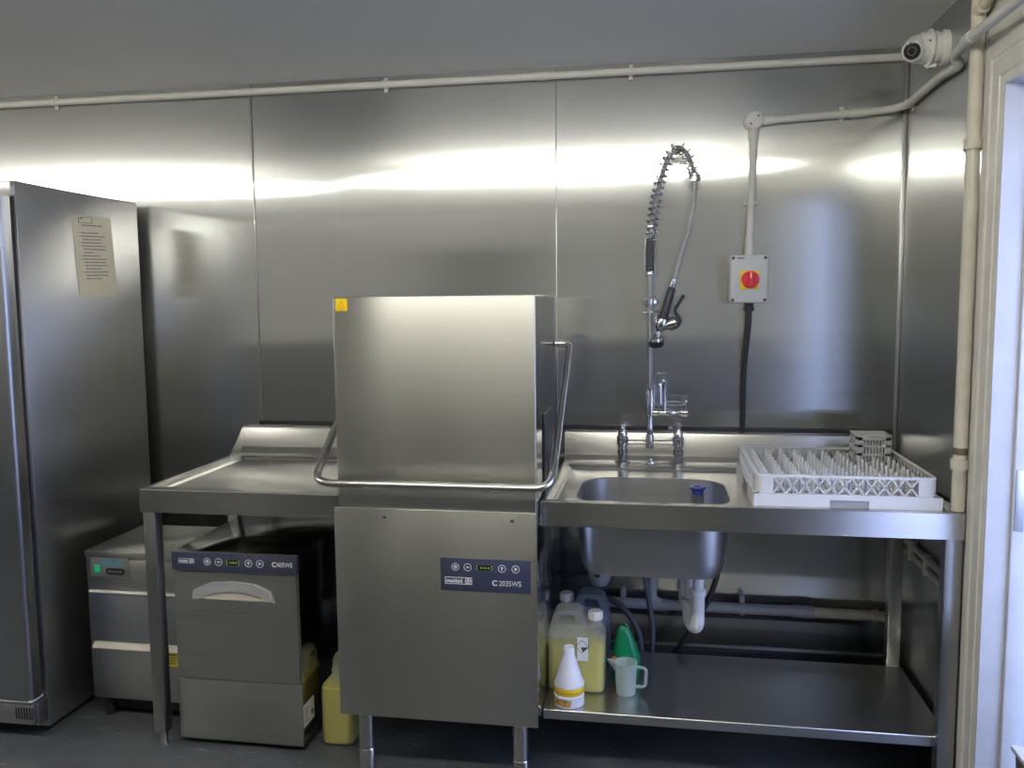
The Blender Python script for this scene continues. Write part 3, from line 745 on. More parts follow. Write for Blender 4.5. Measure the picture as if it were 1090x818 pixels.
# ------------------------------------------------------------------ security camera
cc = thing('security_camera', 'white turret security camera mounted high in the wall corner', 'camera', (0, -.40, 2.27))
ca = Vector((0, -.395, 2.272))
part('mount', MB().lathe([(.052, 0), (.052, -.012), (.047, -.016), (.047, -.030), (.050, -.032), (.050, -.040), (.044, -.046)], ca, 'X', 32), 'white_plastic', cc)
part('collar', MB().lathe([(.046, -.044), (.056, -.047), (.056, -.053), (.048, -.056), (.047, -.075), (.040, -.080)], ca, 'X', 32), 'white_plastic', cc)
bc = ca+Vector((-.083, -.004, -.002)); dv = Vector((-.55, -.75, -.30)).normalized()
eye = MB().ball(bc, .043)
eye.lathe([(.036, .02), (.0335, .044), (.029, .050), (.027, .050), (.025, .046)], bc, dv, 28)
eyo = part('eyeball', eye, 'white_plastic', cc)
part('lens', MB().lathe([(.0255, .0462), (.0255, .0475), (.018, .049)], bc, dv, 24), 'dome_glass', eyo, 'dark round lens')
part('lens_ring', MB().ring(bc+dv*.0478, .011, .0135, .0015, dv, 24), 'grey_print', eyo)
part('screw', MB().lathe([(.004, 0), (.003, -.002)], ca+Vector((-.060, -.046, .01)), (0, 1, 0), 10), 'grey_print', cc)
part('tag', MB().box(-.052, -.028, -.405, -.385, 2.212, 2.224, .002), 'white_plastic', cc)

# ------------------------------------------------------------------ isolator switch and its cable
iso = thing('isolator_switch', 'grey wall isolator box with a red rotary switch on yellow', 'switch', (-.543, -.04, 1.58))
part('enclosure', MB().box(-.609, -.477, -.060, -.003, 1.492, 1.664, .006).box(-.610, -.476, -.078, -.058, 1.491, 1.665, .007, 3), 'grey_plastic', iso)
for x in (-.600, -.487):
    for z in (1.502, 1.654): part('screw', MB().lathe([(.0058, 0), (.0058, -.001), (.003, .001)], (x, -.0782, z), 'Y', 12), 'dark_print', iso)
part('switch_plate', MB().box(-.575, -.508, -.083, -.0775, 1.541, 1.609, .002), 'yellow', iso, 'square yellow plate')
kn = part('switch_knob', MB().lathe([(.031, -.0), (.031, -.010), (.027, -.014)], (-.5395, -.083, 1.576), 'Y', 28).box(-.5475, -.5315, -.113, -.095, 1.548, 1.604, .004), 'red', iso, 'red rotary knob')
part('pointer', MB().box(-.5408, -.5382, -.1138, -.1125, 1.580, 1.600), 'white_print', kn)
part('nameplate', MB().box(-.586, -.560, -.0788, -.078, 1.651, 1.656), 'grey_print', iso)
cg = MB().lathe([(.017, 0), (.017, .012), (.014, .014), (.014, .030)], (-.535, -.035, 1.462), 'Z', 8)
part('cable_gland', cg, 'black', iso)
solo('power_cable', MB().tube(spline([(-.535, -.035, 1.470), (-.537, -.030, 1.40), (-.548, -.018, 1.24), (-.550, -.014, 1.08), (-.551, -.013, 1.003)], 8), .0095, 12), 'black', 'black cable dropping from the isolator switch to the sink upstand', 'cable', (-.55, -.014, 1.0))

# ------------------------------------------------------------------ pre-rinse tap
ty = -.105
tp = thing('pre_rinse_tap', 'chrome pre-rinse spray tap with spring hose behind the sink bowl', 'tap', (-.895, ty, ZT))
for x, s in ((-.996, -1), (-.791, 1)):
    v = MB().lathe([(.030, 0), (.030, .004), (.018, .010), (.016, .030), (.021, .034), (.021, .048), (.016, .052), (.0165, .062), (.021, .066), (.0225, .080), (.0225, .094), (.018, .100), (.018, .112), (.013, .120), (.010, .128), (.012, .136), (.008, .142)], (x, ty, ZT), 'Z', 20)
    vv = part('valve', v, 'chrome', tp)
    if s < 0: lm = MB().tube([(x, ty, ZT+.132), (x-.001, ty-.050, ZT+.138)], [.007, .006], 10).ball((x, ty-.052, ZT+.138), .010)
    else: lm = MB().tube([(x, ty, ZT+.132), (x-.028, ty-.030, ZT+.138)], [.007, .006], 10).ball((x-.030, ty-.033, ZT+.138), .009)
    part('lever', lm, 'chrome', vv)
part('bridge', MB().cyl((-.996, ty, .975), (-.791, ty, .975), .0095).lathe([(.013, -.02), (.016, -.016), (.016, .018), (.013, .03)], (-.895, ty, .975), 'Z'), 'chrome', tp)
part('riser_body', MB().lathe([(.0105, .0), (.0125, .03), (.0125, .045), (.0105, .05), (.0105, .085), (.016, .09), (.016, .118), (.0175, .12), (.0175, .150), (.015, .155), (.015, .185), (.010, .19)], (-.895, ty, .990), 'Z'), 'chrome', tp)
part('riser', MB().cyl((-.895, ty, 1.17), (-.898, ty, 1.62), .0092), 'chrome_dull', tp)
# wall bracket: three looped ring and stand-off
br = MB().cyl((-.897, ty, 1.498), (-.897, -.002, 1.498), .005).lathe([(.022, 0), (.022, -.004), (.008, -.010)], (-.897, -.001, 1.498), 'Y')
for a in range(6):
    c = (-.897+.017*math.cos(a*PI/3), ty-.002, 1.498+.013*math.sin(a*PI/3))
    br.tube([(c[0]+.0095*math.cos(t*PI/5), c[1], c[2]+.0085*math.sin(t*PI/5)) for t in range(10)], .0023, 6, closed=True)
br.cyl((-.897, ty, 1.488), (-.897, ty, 1.508), .013)
part('wall_bracket', br, 'chrome', tp)
part('hook', MB().cyl((-.897, ty, 1.458), (-.897, ty, 1.464), .0135).tube(fillet([(-.920, ty-.004, 1.461), (-.87, ty-.012, 1.461), (-.852, ty-.045, 1.461)], .01), .0032, 8), 'chrome', tp)
# centre line of hose and spring
hose = spline([(-.898, ty, 1.60), (-.898, ty, 1.70), (-.892, ty, 1.78), (-.880, ty-.004, 1.86), (-.862, ty-.010, 1.94), (-.838, ty-.016, 2.005), (-.808, ty-.022, 2.045), (-.778, ty-.026, 2.03), (-.755, ty-.030, 1.985), (-.742, ty-.032, 1.94),
               (-.745, ty-.034, 1.86), (-.759, ty-.036, 1.77), (-.782, ty-.036, 1.69), (-.805, ty-.034, 1.60), (-.811, ty-.034, 1.575)], 10)
part('hose', MB().tube(hose, .0085, 12), 'chrome_dull', tp)
# arc length sampling for the coil
al_ = [0]
for a, b in zip(hose, hose[1:]): al_.append(al_[-1]+(b-a).length)
def at(s_):
    for i in range(len(al_)-1):
        if al_[i+1] >= s_:
            t = (s_-al_[i])/max(1e-9, al_[i+1]-al_[i]); return hose[i].lerp(hose[i+1], t), (hose[i+1]-hose[i]).normalized()
    return hose[-1], (hose[-1]-hose[-2]).normalized()
Lend = al_[9*10]+.004
pts = []; s_ = 0; ph = 0
while s_ < Lend:
    p, t = at(s_); u_ = Vector((0, 1, 0)); u_ = (u_-t*u_.dot(t)).normalized(); v_ = t.cross(u_)
    r_ = .0165 if s_ < .12 else .0165+min(.003, (s_-.12)*.06)
    pts.append(p+(u_*math.cos(ph)+v_*math.sin(ph))*r_)
    pitch_ = .0072 if s_ < .125 else (.0225 if s_ < Lend-.035 else .008)
    s_ += pitch_/14; ph += 2*PI/14
part('spring', MB().tube(pts, .0029, 6), 'spring', tp)
part('spring_collar', MB().cyl((-.898, ty, 1.598), (-.898, ty, 1.612), .018), 'chrome', tp)
pe, te = at(Lend)
part('spring_end', MB().cyl(pe-te*.012, pe+te*.010, .0185), 'chrome', tp)
# trigger spray gun hanging on the hook
ga = Vector((-.8115, ty-.034, 1.578)); gb = Vector((-.852, ty-.040, 1.432)); gd = (gb-ga).normalized()
gun = part('spray_gun', MB().tube([ga-gd*.006, ga, ga+gd*.004, ga+gd*.030, ga+gd*.034], [.010, .0135, .0135, .012, .011], 14).tube([gb-gd*.005, gb+gd*.012, gb+gd*.030, gb+gd*.045], [.021, .024, .020, .008], 16)
           .tube([gb+gd*.038, gb+gd*.07], .008, 12), 'chrome', tp)
part('grip', MB().tube([ga+gd*.030, ga+gd*.036, ga+gd*.140, ga+gd*.146], [.012, .0145, .0165, .015], 14).tube([gb-gd*.012, gb-gd*.004], [.024, .024], 14), 'black', gun, 'black rubber grip')
hc = gb+gd*.070+Vector((-.004, -.006, -.006))
part('spray_head', MB().lathe([(.010, .012), (.018, .008), (.022, .0), (.022, -.006)], hc, (-.10, -.30, 1), 20), 'chrome', gun)
part('spray_rim', MB().lathe([(.022, .0), (.028, -.002), (.029, -.014), (.025, -.021), (.018, -.021)], hc, (-.10, -.30, 1), 22), 'black', gun, 'black rubber rim')
vb = gb+Vector((.034, -.006, -.012))
part('trigger_valve', MB().lathe([(.012, -.034), (.017, -.020), (.021, -.010), (.021, .012), (.016, .018)], vb, (1, .1, .35), 18), 'chrome', gun)
part('trigger', MB().tube(spline([vb+Vector((-.008, -.006, -.020)), vb+Vector((.016, -.008, -.012)), vb+Vector((.028, -.010, .012)), vb+Vector((.014, -.012, .036)), vb+Vector((.010, -.012, .050)), vb+Vector((.026, -.012, .078)), vb+Vector((.040, -.012, .102))], 6), .0062, 8), 'black', gun, 'black trigger lever')
# pot filler tap branching off the riser
zf = 1.088
pf = part('filler_valve', MB().lathe([(.014, .010), (.014, .03), (.010, .034), (.010, .060), (.013, .064), (.013, .085), (.0095, .09), (.0095, .108), (.014, .112), (.014, .136), (.009, .14)], (-.895, ty, zf), 'X'), 'chrome', tp)
part('filler_lever', MB().tube([(-.770, ty, zf+.008), (-.766, ty, zf+.030), (-.764, ty-.004, zf+.046)], .006, 10).tube([(-.768, ty, zf+.040), (-.840, ty-.008, zf+.044)], .0032, 8), 'chrome', pf)
part('filler_spout', MB().tube(fillet([(-.843, ty, zf), (-.843, ty, 1.205), (-.858, ty-.060, 1.215), (-.859, ty-.062, 1.142)], [.03, .028], 8), [.0072]*2+[.0072]*15+[.0072, ], 12).cyl((-.859, ty-.062, 1.150), (-.859, ty-.062, 1.128), .0095).cyl((-.843, ty, zf), (-.843, ty, zf+.05), .010) if False else
     MB().tube(fillet([(-.843, ty, zf), (-.843, ty, 1.205), (-.858, ty-.060, 1.215), (-.859, ty-.062, 1.142)], [.03, .028], 8), .0068, 12).cyl((-.859, ty-.062, 1.172), (-.859, ty-.062, 1.128), .0088).cyl((-.843, ty, zf), (-.843, ty, zf+.055), .0095), 'chrome', pf)
part('deck_boss', MB().lathe([(.020, 0), (.018, .006), (.009, .009), (.007, .018)], (-.893, ty-.002, ZT), 'Z'), 'chrome', tp)

# ------------------------------------------------------------------ standpipe in the sink bowl
sp = thing('sink_standpipe', 'blue-capped steel standpipe standing in the sink bowl', 'standpipe', (-.742, -.56, .65))
part('tube', MB().lathe([(.020, .003), (.020, .238)], (-.742, -.56, .648), 'Z'), 'tube_steel', sp)
part('cap', MB().lathe([(.018, .234), (.019, .236), (.019, .252), (.026, .257), (.027, .262), (.024, .264), (.014, .2635), (.012, .256)], (-.742, -.56, .648), 'Z'), 'blue_plastic', sp, 'blue plastic cap')

# ------------------------------------------------------------------ dish rack
RX0, RX1, RY0, RY1, RZ = -.583, -.075, -.7195, -.215, ZT-.0105
rk = thing('dish_rack', 'pale grey square dishwasher rack with pegs on the drainer', 'rack', ((RX0+RX1)/2, (RY0+RY1)/2, RZ))
e = .007
zb, zt = RZ+.044, RZ+.100
bs = MB()
def wall_seg(mb, a, b, z0, z1, t):     # vertical slab from a to b (xy), thickness t inward
    mb.bar((a[0], a[1], (z0+z1)/2), (b[0], b[1], (z0+z1)/2), t, z1-z0)
t = .005
x0, x1, y0, y1 = RX0-e, RX1+e, RY0-e, RY1+e
x0 += .006; x1 -= .0
cutz = RZ+.030
# lower skirt: front and back have a hand-hold cut at the middle, the sides too
fx0, fx1 = -.372, -.262
for yy in (y0, y1):
    wall_seg(bs, (x0, yy), (fx0, yy), RZ, zb, t); wall_seg(bs, (fx1, yy), (x1, yy), RZ, zb, t); wall_seg(bs, (fx0, yy), (fx1, yy), cutz, zb, t)
for xx in (x0, x1):
    wall_seg(bs, (xx, y0), (xx, -.545), RZ, zb, t); wall_seg(bs, (xx, -.385), (xx, y1), RZ, zb, t); wall_seg(bs, (xx, -.545), (xx, -.385), cutz, zb, t)
bs.box(x0-.002, x1+.002, y0-.002, y0+.016, zb-.003, zb+.001, .001).box(x0-.002, x1+.002, y1-.016, y1+.002, zb-.003, zb+.001, .001)
bs.box(x0-.002, x0+.016, y0, y1, zb-.003, zb+.001, .001).box(x1-.016, x1+.002, y0, y1, zb-.003, zb+.001, .001)
for cx_, cy_ in ((x0, y0), (x1, y0), (x0, y1), (x1, y1)):
    bs.lathe([(.006, 0), (.006, zb-RZ)], (cx_, cy_, RZ), 'Z', 12)
part('base_frame', bs, 'rack', rk)
part('hand_hold', MB().box(fx0-.002, fx1+.002, y0+.003, y0+.008, RZ+.001, cutz), plain('grey hand hold', (.30, .30, .30), .5), rk)
tr_ = MB()
tw = .013
tr_.loops([rrect(RX0, RX1, RY0, RY1, zt, .022), rrect(RX0-.001, RX1+.001, RY0-.001, RY1+.001, zt-.003, .022), rrect(RX0-.001, RX1+.001, RY0-.001, RY1+.001, zt-.0065, .022),
           rrect(RX0+tw-.003, RX1-tw+.003, RY0+tw-.003, RY1-tw+.003, zt-.0065, .014), rrect(RX0+tw, RX1-tw, RY0+tw, RY1-tw, zt, .012), rrect(RX0, RX1, RY0, RY1, zt, .022)])
part('top_rim', tr_, 'rack', rk)
# solid corner returns
c = .052
for xx, yy, sx, sy in ((RX0, RY0, 1, 1), (RX1, RY0, -1, 1), (RX0, RY1, 1, -1), (RX1, RY1, -1, -1)):
    rr = .022; loop = [(xx+sx*c, yy), (xx+sx*rr, yy)]
    for k in range(1, 6):
        a = PI/2*k/6; loop.append((xx+sx*(rr-rr*math.sin(a)), yy+sy*(rr-rr*math.cos(a))))
    loop += [(xx, yy+sy*rr), (xx, yy+sy*c)]
    inner = [(xx+sx*.004, yy+sy*c), (xx+sx*.004, yy+sy*rr), (xx+sx*.010, yy+sy*.010), (xx+sx*rr, yy+sy*.004), (xx+sx*c, yy+sy*.004)]
    part('corner', MB().prism([(p[0], p[1], zb) for p in loop+inner], (0, 0, zt-zb-.006)), 'rack', rk)
# diamond lattice sides
def lattice(axis, fixed, a0, a1, n):
    mb = MB(); z0_, z1_ = zb, zt-.005; st_ = (a1-a0)/n
    def pt(a, z): return (a, fixed, z) if axis == 'X' else (fixed, a, z)
    upv = (0, 1, 0) if axis == 'X' else (1, 0, 0)
    for i in range(n):
        mb.bar(pt(a0+i*st_, z0_), pt(a0+(i+1)*st_, z1_), .0042, .0036, upv)
        mb.bar(pt(a0+i*st_, z1_), pt(a0+(i+1)*st_, z0_), .0042, .0036, upv)
    return mb
part('lattice_side', lattice('X', RY0+.002, RX0+c, RX1-c, 11), 'rack', rk)
part('lattice_side', lattice('X', RY1-.002, RX0+c, RX1-c, 11), 'rack', rk)
part('lattice_side', lattice('Y', RX0+.002, RY0+c, RY1-c, 11), 'rack', rk)
part('lattice_side', lattice('Y', RX1-.002, RY0+c, RY1-c, 11), 'rack', rk)
fl = MB(); nb = 18
for i in range(nb+1):
    xx = RX0+.008+(RX1-RX0-.016)*i/nb; fl.box(xx-.0016, xx+.0016, RY0+.003, RY1-.003, zb-.014, zb-.006)
    yy = RY0+.008+(RY1-RY0-.016)*i/nb; fl.box(RX0+.003, RX1-.003, yy-.0016, yy+.0016, zb-.014, zb-.006)
part('base_grid', fl, 'rack', rk)
pegm = MB().lathe([(.0058, 0), (.0050, .058), (.0034, .062)], (0, 0, 0), 'Z', 10)
NX_, NY_ = 10, 9
peg0 = part('peg', pegm, 'peg', rk)
me = peg0.data; me.transform(Matrix.Translation(Vector(rk.location)))
first = True
for j in range(NY_):
    for i in range(NX_):
        xx = RX0+.042+(RX1-RX0-.084)*i/(NX_-1); yy = RY0+.042+(RY1-RY0-.084)*j/(NY_-1)
        if xx > -.225 and yy > -.345: continue
        o = peg0 if first else peg0.copy()
        if not first: COL.objects.link(o); o.parent = rk
        first = False
        o.location = Vector((xx, yy, zb-.010))-Vector(rk.location)

# slotted cutlery basket standing in the rack
kx, ky, kz, kw, kh = -.158, -.282, zb-.0055, .053, .124
cb = thing('cutlery_basket', 'grey slotted cutlery basket upturned in the back corner of the rack', 'basket', (kx, ky, kz))
bb = MB()
for sx, sy in ((1, 0), (-1, 0), (0, 1), (0, -1)):
    tx, ty_ = -sy, sx
    def q(a, off=0): return (kx+sx*(kw-off)+tx*a, ky+sy*(kw-off)+ty_*a)
    upv = (sx, sy, 0)
    for a in (-kw+.008, kw-.008): p = q(a); bb.bar((p[0], p[1], kz), (p[0], p[1], kz+kh), .016, .004, upv)
    for i in range(8):
        a = -kw+.018+(2*kw-.036)*i/7; p = q(a); bb.bar((p[0], p[1], kz), (p[0], p[1], kz+kh), .0056, .003, upv)
    for zz, h_ in ((.004, .008), (.032, .008), (.060, .009), (.088, .008), (.116, .016)):
        p0, p1 = q(-kw), q(kw); bb.bar((p0[0], p0[1], kz+zz), (p1[0], p1[1], kz+zz), h_ if False else .004, h_, (0, 0, 1))
bb.box(kx-kw, kx+kw, ky-kw, ky+kw, kz+kh-.004, kz+kh-.001)
part('cage', bb, 'basket', cb)
rm = MB()
rm.loops([rrect(kx-kw-.002, kx+kw+.002, ky-kw-.002, ky+kw+.002, kz+kh-.006, .006), rrect(kx-kw-.003, kx+kw+.003, ky-kw-.003, ky+kw+.003, kz+kh, .006), rrect(kx-kw+.003, kx+kw-.003, ky-kw+.003, ky+kw-.003, kz+kh, .004), rrect(kx-kw+.003, kx+kw-.003, ky-kw+.003, ky+kw-.003, kz+kh-.008, .004)])
part('rim', rm, 'basket', cb)

# ------------------------------------------------------------------ jerrycans and bottles
def jerrycan(x0, x1, y0, y1, z, h, flip, shell, label, level, cap='white_plastic', capped=True, loc_label=None, group=None, narrow=False):
    """five litre can: rounded body, raised handle with a real hole at one end, screw neck at the other"""
    xc, yc = (x0+x1)/2, (y0+y1)/2; w_, d_ = (x1-x0), (y1-y0)
    t = thing('jerrycan', label, 'can', (xc, yc, z), group)
    mb = MB(); r = .024; hs = h*.745       # shoulder height
    def lp(i, zz, rr): return rrect(x0+i, x1-i, y0+i, y1-i, z+zz, max(.004, rr-i*.3))
    mb.loops([lp(.012, .0, r), lp(.003, .006, r), lp(0, .018, r), lp(0, hs-.02, r), lp(.004, hs-.004, r), lp(.018, hs+.012, r), lp(.032, hs+.020, r)], cap0=True, cap1=True)
    # handle arch: extruded outline with a hole, in the long direction
    long_x = w_ >= d_
    L_ = w_ if long_x else d_; Wd = (d_ if long_x else w_)*.30
    def pt(s_, zz, o):      # s_ along the long side from the handle end
        a = (-L_/2+s_) if not flip else (L_/2-s_)
        return (xc+a, yc+o, z+zz) if long_x else (xc+o, yc+a, z+zz)
    ho = L_*.64
    outer = [(.004, hs-.03), (.006, hs+.012), (.024, h-.010), (.042, h), (ho-.022, h), (ho-.006, h-.012), (ho+.006, hs+.020), (ho+.006, hs-.03)]
    inner = [(.030, hs+.022), (.032, hs+.026), (.042, h-.020), (.050, h-.016), (ho-.036, h-.016), (ho-.030, h-.020), (ho-.026, hs+.026), (ho-.030, hs+.022)]
    rings_ = []
    for o, k in ((-Wd, .0), (-Wd*1.0, .0), (Wd, .0)): pass
    for (poly, o) in ((inner, -Wd), (outer, -Wd), (outer, Wd), (inner, Wd), (inner, -Wd)): rings_.append([pt(a, b, o) for a, b in poly])
    mb.loops(rings_)
    body = part('body', mb, shell, t)
    # neck and cap
    nc = pt(L_*.83, hs, 0); nc = (nc[0], nc[1], z+hs+.010)
    nk = MB().lathe([(.024, 0), (.021, .012), (.019, .018), (.019, .040)], nc, 'Z', 24, False, capped)
    part('neck', nk, shell, body)
    if capped:
        cpm = MB().lathe([(.0235, .022), (.0235, .046), (.021, .050), (.006, .050)], nc, 'Z', 24)
        for k in range(18):
            a = 2*PI*k/18; cpm.bar((nc[0]+.0238*math.cos(a), nc[1]+.0238*math.sin(a), nc[2]+.024), (nc[0]+.0238*math.cos(a), nc[1]+.0238*math.sin(a), nc[2]+.045), .002, .002, (math.cos(a), math.sin(a), 0))
        part('cap', cpm, cap, t)
    else:
        part('neck_ring', MB().lathe([(.019, .036), (.022, .036), (.022, .042), (.019, .042)], nc, 'Z', 24, False, False), shell, body)
    if level:
        i = .0025
        def lq(k, zz, rr): return rrect(x0+i+k, x1-i-k, y0+i+k, y1-i-k, z+zz, rr)
        part('liquid', MB().loops([lq(.01, .004, .02), lq(.002, .01, .021), lq(0, .02, .022), lq(0, level, .022)], cap0=True, cap1=True), 'liquid', t, 'yellow liquid')
    return t
zs0 = .2152
can = jerrycan(-1.224, -1.036, -.60, -.475, zs0, .272, False, 'can_shell', 'yellow-filled jerrycan behind the white cone on the undershelf', .157)
lb = part('hazard_label', MB().box(-1.124, -1.088, -.6012, -.6004, .328, .408), 'label_white', can, 'white hazard label')
dm_ = MB(); cx_, cz_, s_ = -1.108, .3765, .023
o_ = [(0, 1), (1, 0), (0, -1), (-1, 0)]
for k in range(4):
    a, b = o_[k], o_[(k+1) % 4]
    dm_.prism([(cx_+a[0]*s_, -.6012, cz_+a[1]*s_), (cx_+b[0]*s_, -.6012, cz_+b[1]*s_), (cx_+b[0]*s_*.90, -.6012, cz_+b[1]*s_*.90), (cx_+a[0]*s_*.90, -.6012, cz_+a[1]*s_*.90)], (0, -.0004, 0))
dm_.prism([(cx_-.004, -.6012, cz_-.002), (cx_+s_*.9, -.6012, cz_-.001), (cx_+.002, -.6012, cz_-.018)], (0, -.0004, 0))
part('hazard_mark', dm_, 'dark_print', lb)
jerrycan(-1.212, -1.028, -.435, -.31, zs0, .272, True, 'can_shell_clear', 'empty blue-grey jerrycan at the back of the undershelf', 0)
jerrycan(-1.995, -1.882, -.665, -.475, 0, .286, True, 'can_shell', 'open yellow-filled jerrycan on the floor beside the glass washer', .205, capped=False)

# white funnel-shaped bottle with printed bands
fx, fy = -1.144, -.668
fn = thing('cone_bottle', 'white cone with yellow bands at the front of the undershelf', 'bottle', (fx, fy, zs0))
part('base', MB().lathe([(.044, 0), (.0475, .002), (.0485, .010), (.0475, .028), (.0495, .032), (.0495, .036), (.046, .038)], (fx, fy, zs0), 'Z', 36), 'funnel', fn)
part('cone', MB().lathe([(.046, .037), (.0475, .040), (.0475, .064), (.0490, .067), (.0485, .072), (.040, .092), (.0215, .152), (.0185, .158), (.0170, .186), (.0155, .189), (.014, .186)], (fx, fy, zs0), 'Z', 36), 'funnel', fn)
part('band', MB().lathe([(.0475, .041), (.0481, .042), (.0481, .063), (.0475, .064)], (fx, fy, zs0), 'Z', 36, False, False), 'yellow', fn, 'yellow band')
b2 = MB(); n = 14
for k in range(n):
    a0 = PI*1.02+PI*.55*k/n; a1 = PI*1.02+PI*.55*(k+1)/n
    q = [(fx+rr*math.cos(a), fy+rr*math.sin(a), zs0+z_) for a, rr, z_ in ((a0, .0491, .008), (a1, .0491, .008), (a1, .0486, .028), (a0, .0486, .028))]
    b2.b.faces.new([b2.b.verts.new(p) for p in q])
def label_mat():
    m, nt, b = _mat('printed orange label'); tc = nt.nodes.new('ShaderNodeTexCoord')
    n = nt.nodes.new('ShaderNodeTexNoise'); n.inputs['Scale'].default_value = 160
    nt.links.new(tc.outputs['Object'], n.inputs['Vector']); cr = nt.nodes.new('ShaderNodeValToRGB'); e_ = cr.color_ramp.elements
    e_[0].position = .42; e_[0].color = (.25, .10, .03, 1); e_[1].position = .55; e_[1].color = (.75, .45, .10, 1)
    nt.links.new(n.outputs['Fac'], cr.inputs['Fac']); nt.links.new(cr.outputs[0], b.inputs['Base Color']); return m
part('printed_label', b2, label_mat(), fn)
b3 = MB().lathe([(.0482, .049), (.0484, .0495), (.0484, .0535), (.0482, .054)], (fx, fy, zs0), 'Z', 36, False, False)
part('band_print', b3, plain('band print', (.62, .36, .01), .5), fn)

# frosted measuring jug
jx, jy = -.966, -.575
jg = thing('measuring_jug', 'small frosted plastic measuring jug on the undershelf', 'jug', (jx, jy, zs0))
part('body', MB().lathe([(.002, .002), (.028, 0), (.0315, .004), (.036, .104), (.038, .108), (.036, .109), (.034, .105), (.030, .006), (.002, .005)], (jx, jy, zs0), 'Z', 32, False, False), 'jug_plastic', jg)
part('handle', MB().tube(fillet([(jx+.033, jy, zs0+.092), (jx+.066, jy-.004, zs0+.092), (jx+.064, jy-.004, zs0+.028), (jx+.030, jy, zs0+.026)], [.014, .016], 6), .0055, 10), 'jug_plastic', jg)
sp_ = MB(); 
sp_.prism([(jx-.031, jy-.014, zs0+.108), (jx-.060, jy-.004, zs0+.114), (jx-.060, jy+.004, zs0+.114), (jx-.031, jy+.014, zs0+.108), (jx-.034, jy, zs0+.074)], (0, 0, -.0015))
part('spout', sp_, 'jug_plastic', jg)

# green pouch / bottle behind the jug
gx, gy = -.970, -.455
gb_ = thing('green_bottle', 'glossy green squeezy bottle with orange label behind the jug', 'bottle', (gx, gy, zs0))
L_ = []
for zz, rx, ry, dx in ((0, .042, .03, 0), (.01, .047, .034, 0), (.07, .048, .034, .002), (.10, .044, .032, .0), (.135, .033, .026, -.004), (.17, .022, .018, -.008), (.182, .018, .012, -.008), (.188, .010, .006, -.006)):
    L_.append([(gx+dx+rx*math.copysign(abs(math.cos(a))**.8, math.cos(a)), gy+ry*math.copysign(abs(math.sin(a))**.8, math.sin(a)), zs0+zz) for a in [2*PI*k/28 for k in range(28)]])
part('body', MB().loops(L_, True, True), 'green_bag', gb_, angle=60)
part('label', MB().box(gx-.046, gx-.030, gy-.0345, gy-.026, zs0+.045, zs0+.085, .002), 'orange_label', gb_, 'orange label')
part('cap', MB().tube([(gx-.012, gy-.004, zs0+.186), (gx-.004, gy-.008, zs0+.192), (gx+.008, gy-.006, zs0+.184)], [.003, .005, .003], 8), 'green_bag', gb_)

# ------------------------------------------------------------------ plumbing under the sink
tx, tyy = -.735, -.52
tq = thing('sink_trap', 'white plastic U-shaped trap hanging below the sink bowl', 'trap', (tx, tyy, .42))
part('tailpiece', MB().lathe([(.030, .075), (.030, .068), (.0185, .064), (.0185, -.02)][::-1], (tx, tyy, .575), 'Z'), 'waste_white', tq)
part('nut', MB().lathe([(.0265, 0), (.0275, .004), (.0275, .018), (.024, .022)], (tx, tyy, .540), 'Z', 14), 'waste_white', tq)
ub = fillet([(tx, tyy, .56), (tx, tyy, .425), (tx-.024, tyy+.065, .425), (tx-.024, tyy+.065, .50)], [.04, .04], 8)
part('bend', MB().tube(ub, .0225, 18), 'waste_white', tq)
part('nut', MB().lathe([(.0265, 0), (.0275, .004), (.0275, .020), (.024, .024)], (tx-.024, tyy+.065, .485), 'Z', 14), 'waste_white', tq)
part('outlet', MB().tube(fillet([(tx-.024, tyy+.065, .50), (tx-.024, tyy+.065, .595), (tx-.03, -.10, .585), (tx-.03, -.075, .358)], [.03, .04], 8), .0185, 16), 'waste_white', tq)

zp = .332
pw = thing('waste_pipe', 'long grey waste pipe clipped along the back wall under the sink', 'pipe', (-.55, -.06, zp))
part('pipe', MB().tube([(-1.16, -.052, zp+.002), (-.30, -.052, zp)], .0205, 16), 'waste_grey', pw)
part('old_section', MB().tube([(-.30, -.052, zp), (-.012, -.052, zp-.004)], .0195, 16), 'old_pipe', pw, 'older cream painted section')
part('coupling', MB().cyl((-.36, -.052, zp), (-.285, -.052, zp), .0235), 'waste_grey', pw)
part('coupling', MB().cyl((-.90, -.052, zp), (-.82, -.052, zp), .0235), 'waste_grey', pw)
part('branch', MB().tube(fillet([(-.88, -.052, .62), (-.885, -.052, zp+.02), (-.84, -.052, zp)], .045, 8), .0195, 16), 'waste_grey', pw)
for x in (-.995, -.545): part('clip', MB().lathe([(.0205, -.009), (.0245, -.009), (.0245, .009), (.0205, .009)], (x, -.052, zp), 'X', 18, False, False).box(x-.009, x+.009, -.050, -.001, zp-.03, zp+.048, .003), 'waste_grey', pw)
part('bracket', MB().cyl((-.075, -.052, zp-.002), (-.055, -.052, zp-.002), .023), 'old_pipe', pw)

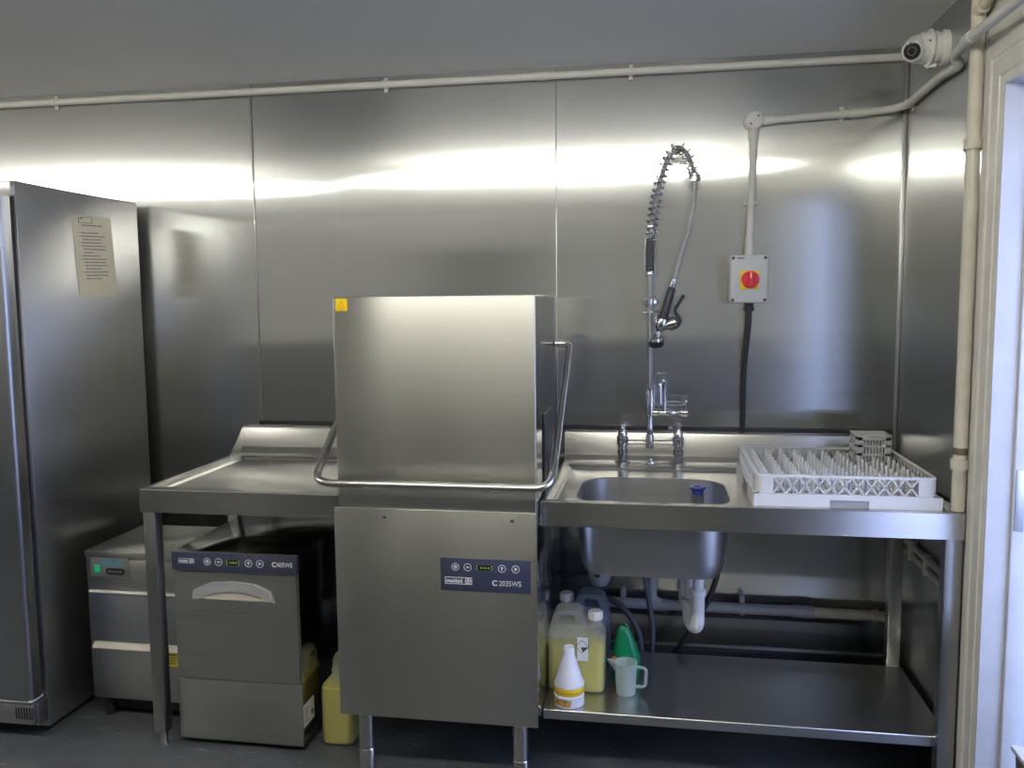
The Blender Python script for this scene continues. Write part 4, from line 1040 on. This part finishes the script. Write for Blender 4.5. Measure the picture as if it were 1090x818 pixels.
solo('black_hose', MB().tube(spline([(-.640, -.31, .79), (-.640, -.27, .66), (-.648, -.235, .54), (-.680, -.21, .42), (-.740, -.205, .30), (-.80, -.20, .20), (-.84, -.19, .12), (-.86, -.18, .011)], 8), .0105, 12), 'black', 'black hose curving down behind the sink trap', 'hose', (-.7, -.22, .2))
gt = solo('hose_tag', MB().lathe([(.0108, -.02), (.0118, -.02), (.0118, .02), (.0108, .02)], (-.6475, -.237, .545), (-.11, .28, -1), 16, False, False), 'yellow', 'yellow tag wrapped round the black hose', 'tag', (-.6475, -.237, .545))
solo('grey_hose', MB().tube(spline([(-.920, -.25, .645), (-.915, -.215, .52), (-.895, -.205, .40), (-.880, -.20, .30), (-.882, -.20, .21), (-.885, -.185, .10), (-.90, -.18, .011)], 8), .0098, 12), 'hose_grey', 'dark grey hose hanging straight down beside the green bottle', 'hose', (-.89, -.2, .3))
solo('drain_hose', MB().tube(spline([(-1.32, -.16, .33), (-1.17, -.17, .375), (-1.06, -.18, .395), (-.985, -.195, .36), (-.935, -.205, .285), (-.922, -.205, .21), (-.93, -.19, .12), (-.96, -.18, .012)], 8), .0110, 12), 'hose_grey', 'dark grey hose arching out from behind the dishwasher', 'hose', (-1.0, -.19, .3))

# ------------------------------------------------------------------ low box standing in the doorway
bx0, bx1, by0, by1, bh = -.084, .28, -1.70, -1.30, .50
sb = thing('storage_bin', 'grey lidded bin standing in the doorway at the edge of the picture', 'bin', (.1, -1.5, 0))
part('body', MB().loops([rrect(bx0+.03, bx1-.03, by0+.03, by1-.03, .0, .02), rrect(bx0+.004, bx1-.004, by0+.004, by1-.004, bh-.02, .02)], True, True), plain('olive grey bin plastic', (.10, .10, .08), .6), sb)
part('lid', MB().box(bx0, bx1, by0, by1, bh-.012, bh, .004), plain('pale lid', (.55, .56, .58), .4), sb)

# ------------------------------------------------------------------ view
S.view_settings.view_transform = 'Standard'; S.view_settings.look = 'None'
S.view_settings.exposure = 1.65; S.view_settings.gamma = 1; S.view_settings.use_curve_mapping = False
S.cycles.max_bounces = 8; S.cycles.glossy_bounces = 5; S.cycles.diffuse_bounces = 4; S.cycles.transparent_max_bounces = 12
S.cycles.sample_clamp_indirect = 6; S.cycles.use_denoising = True
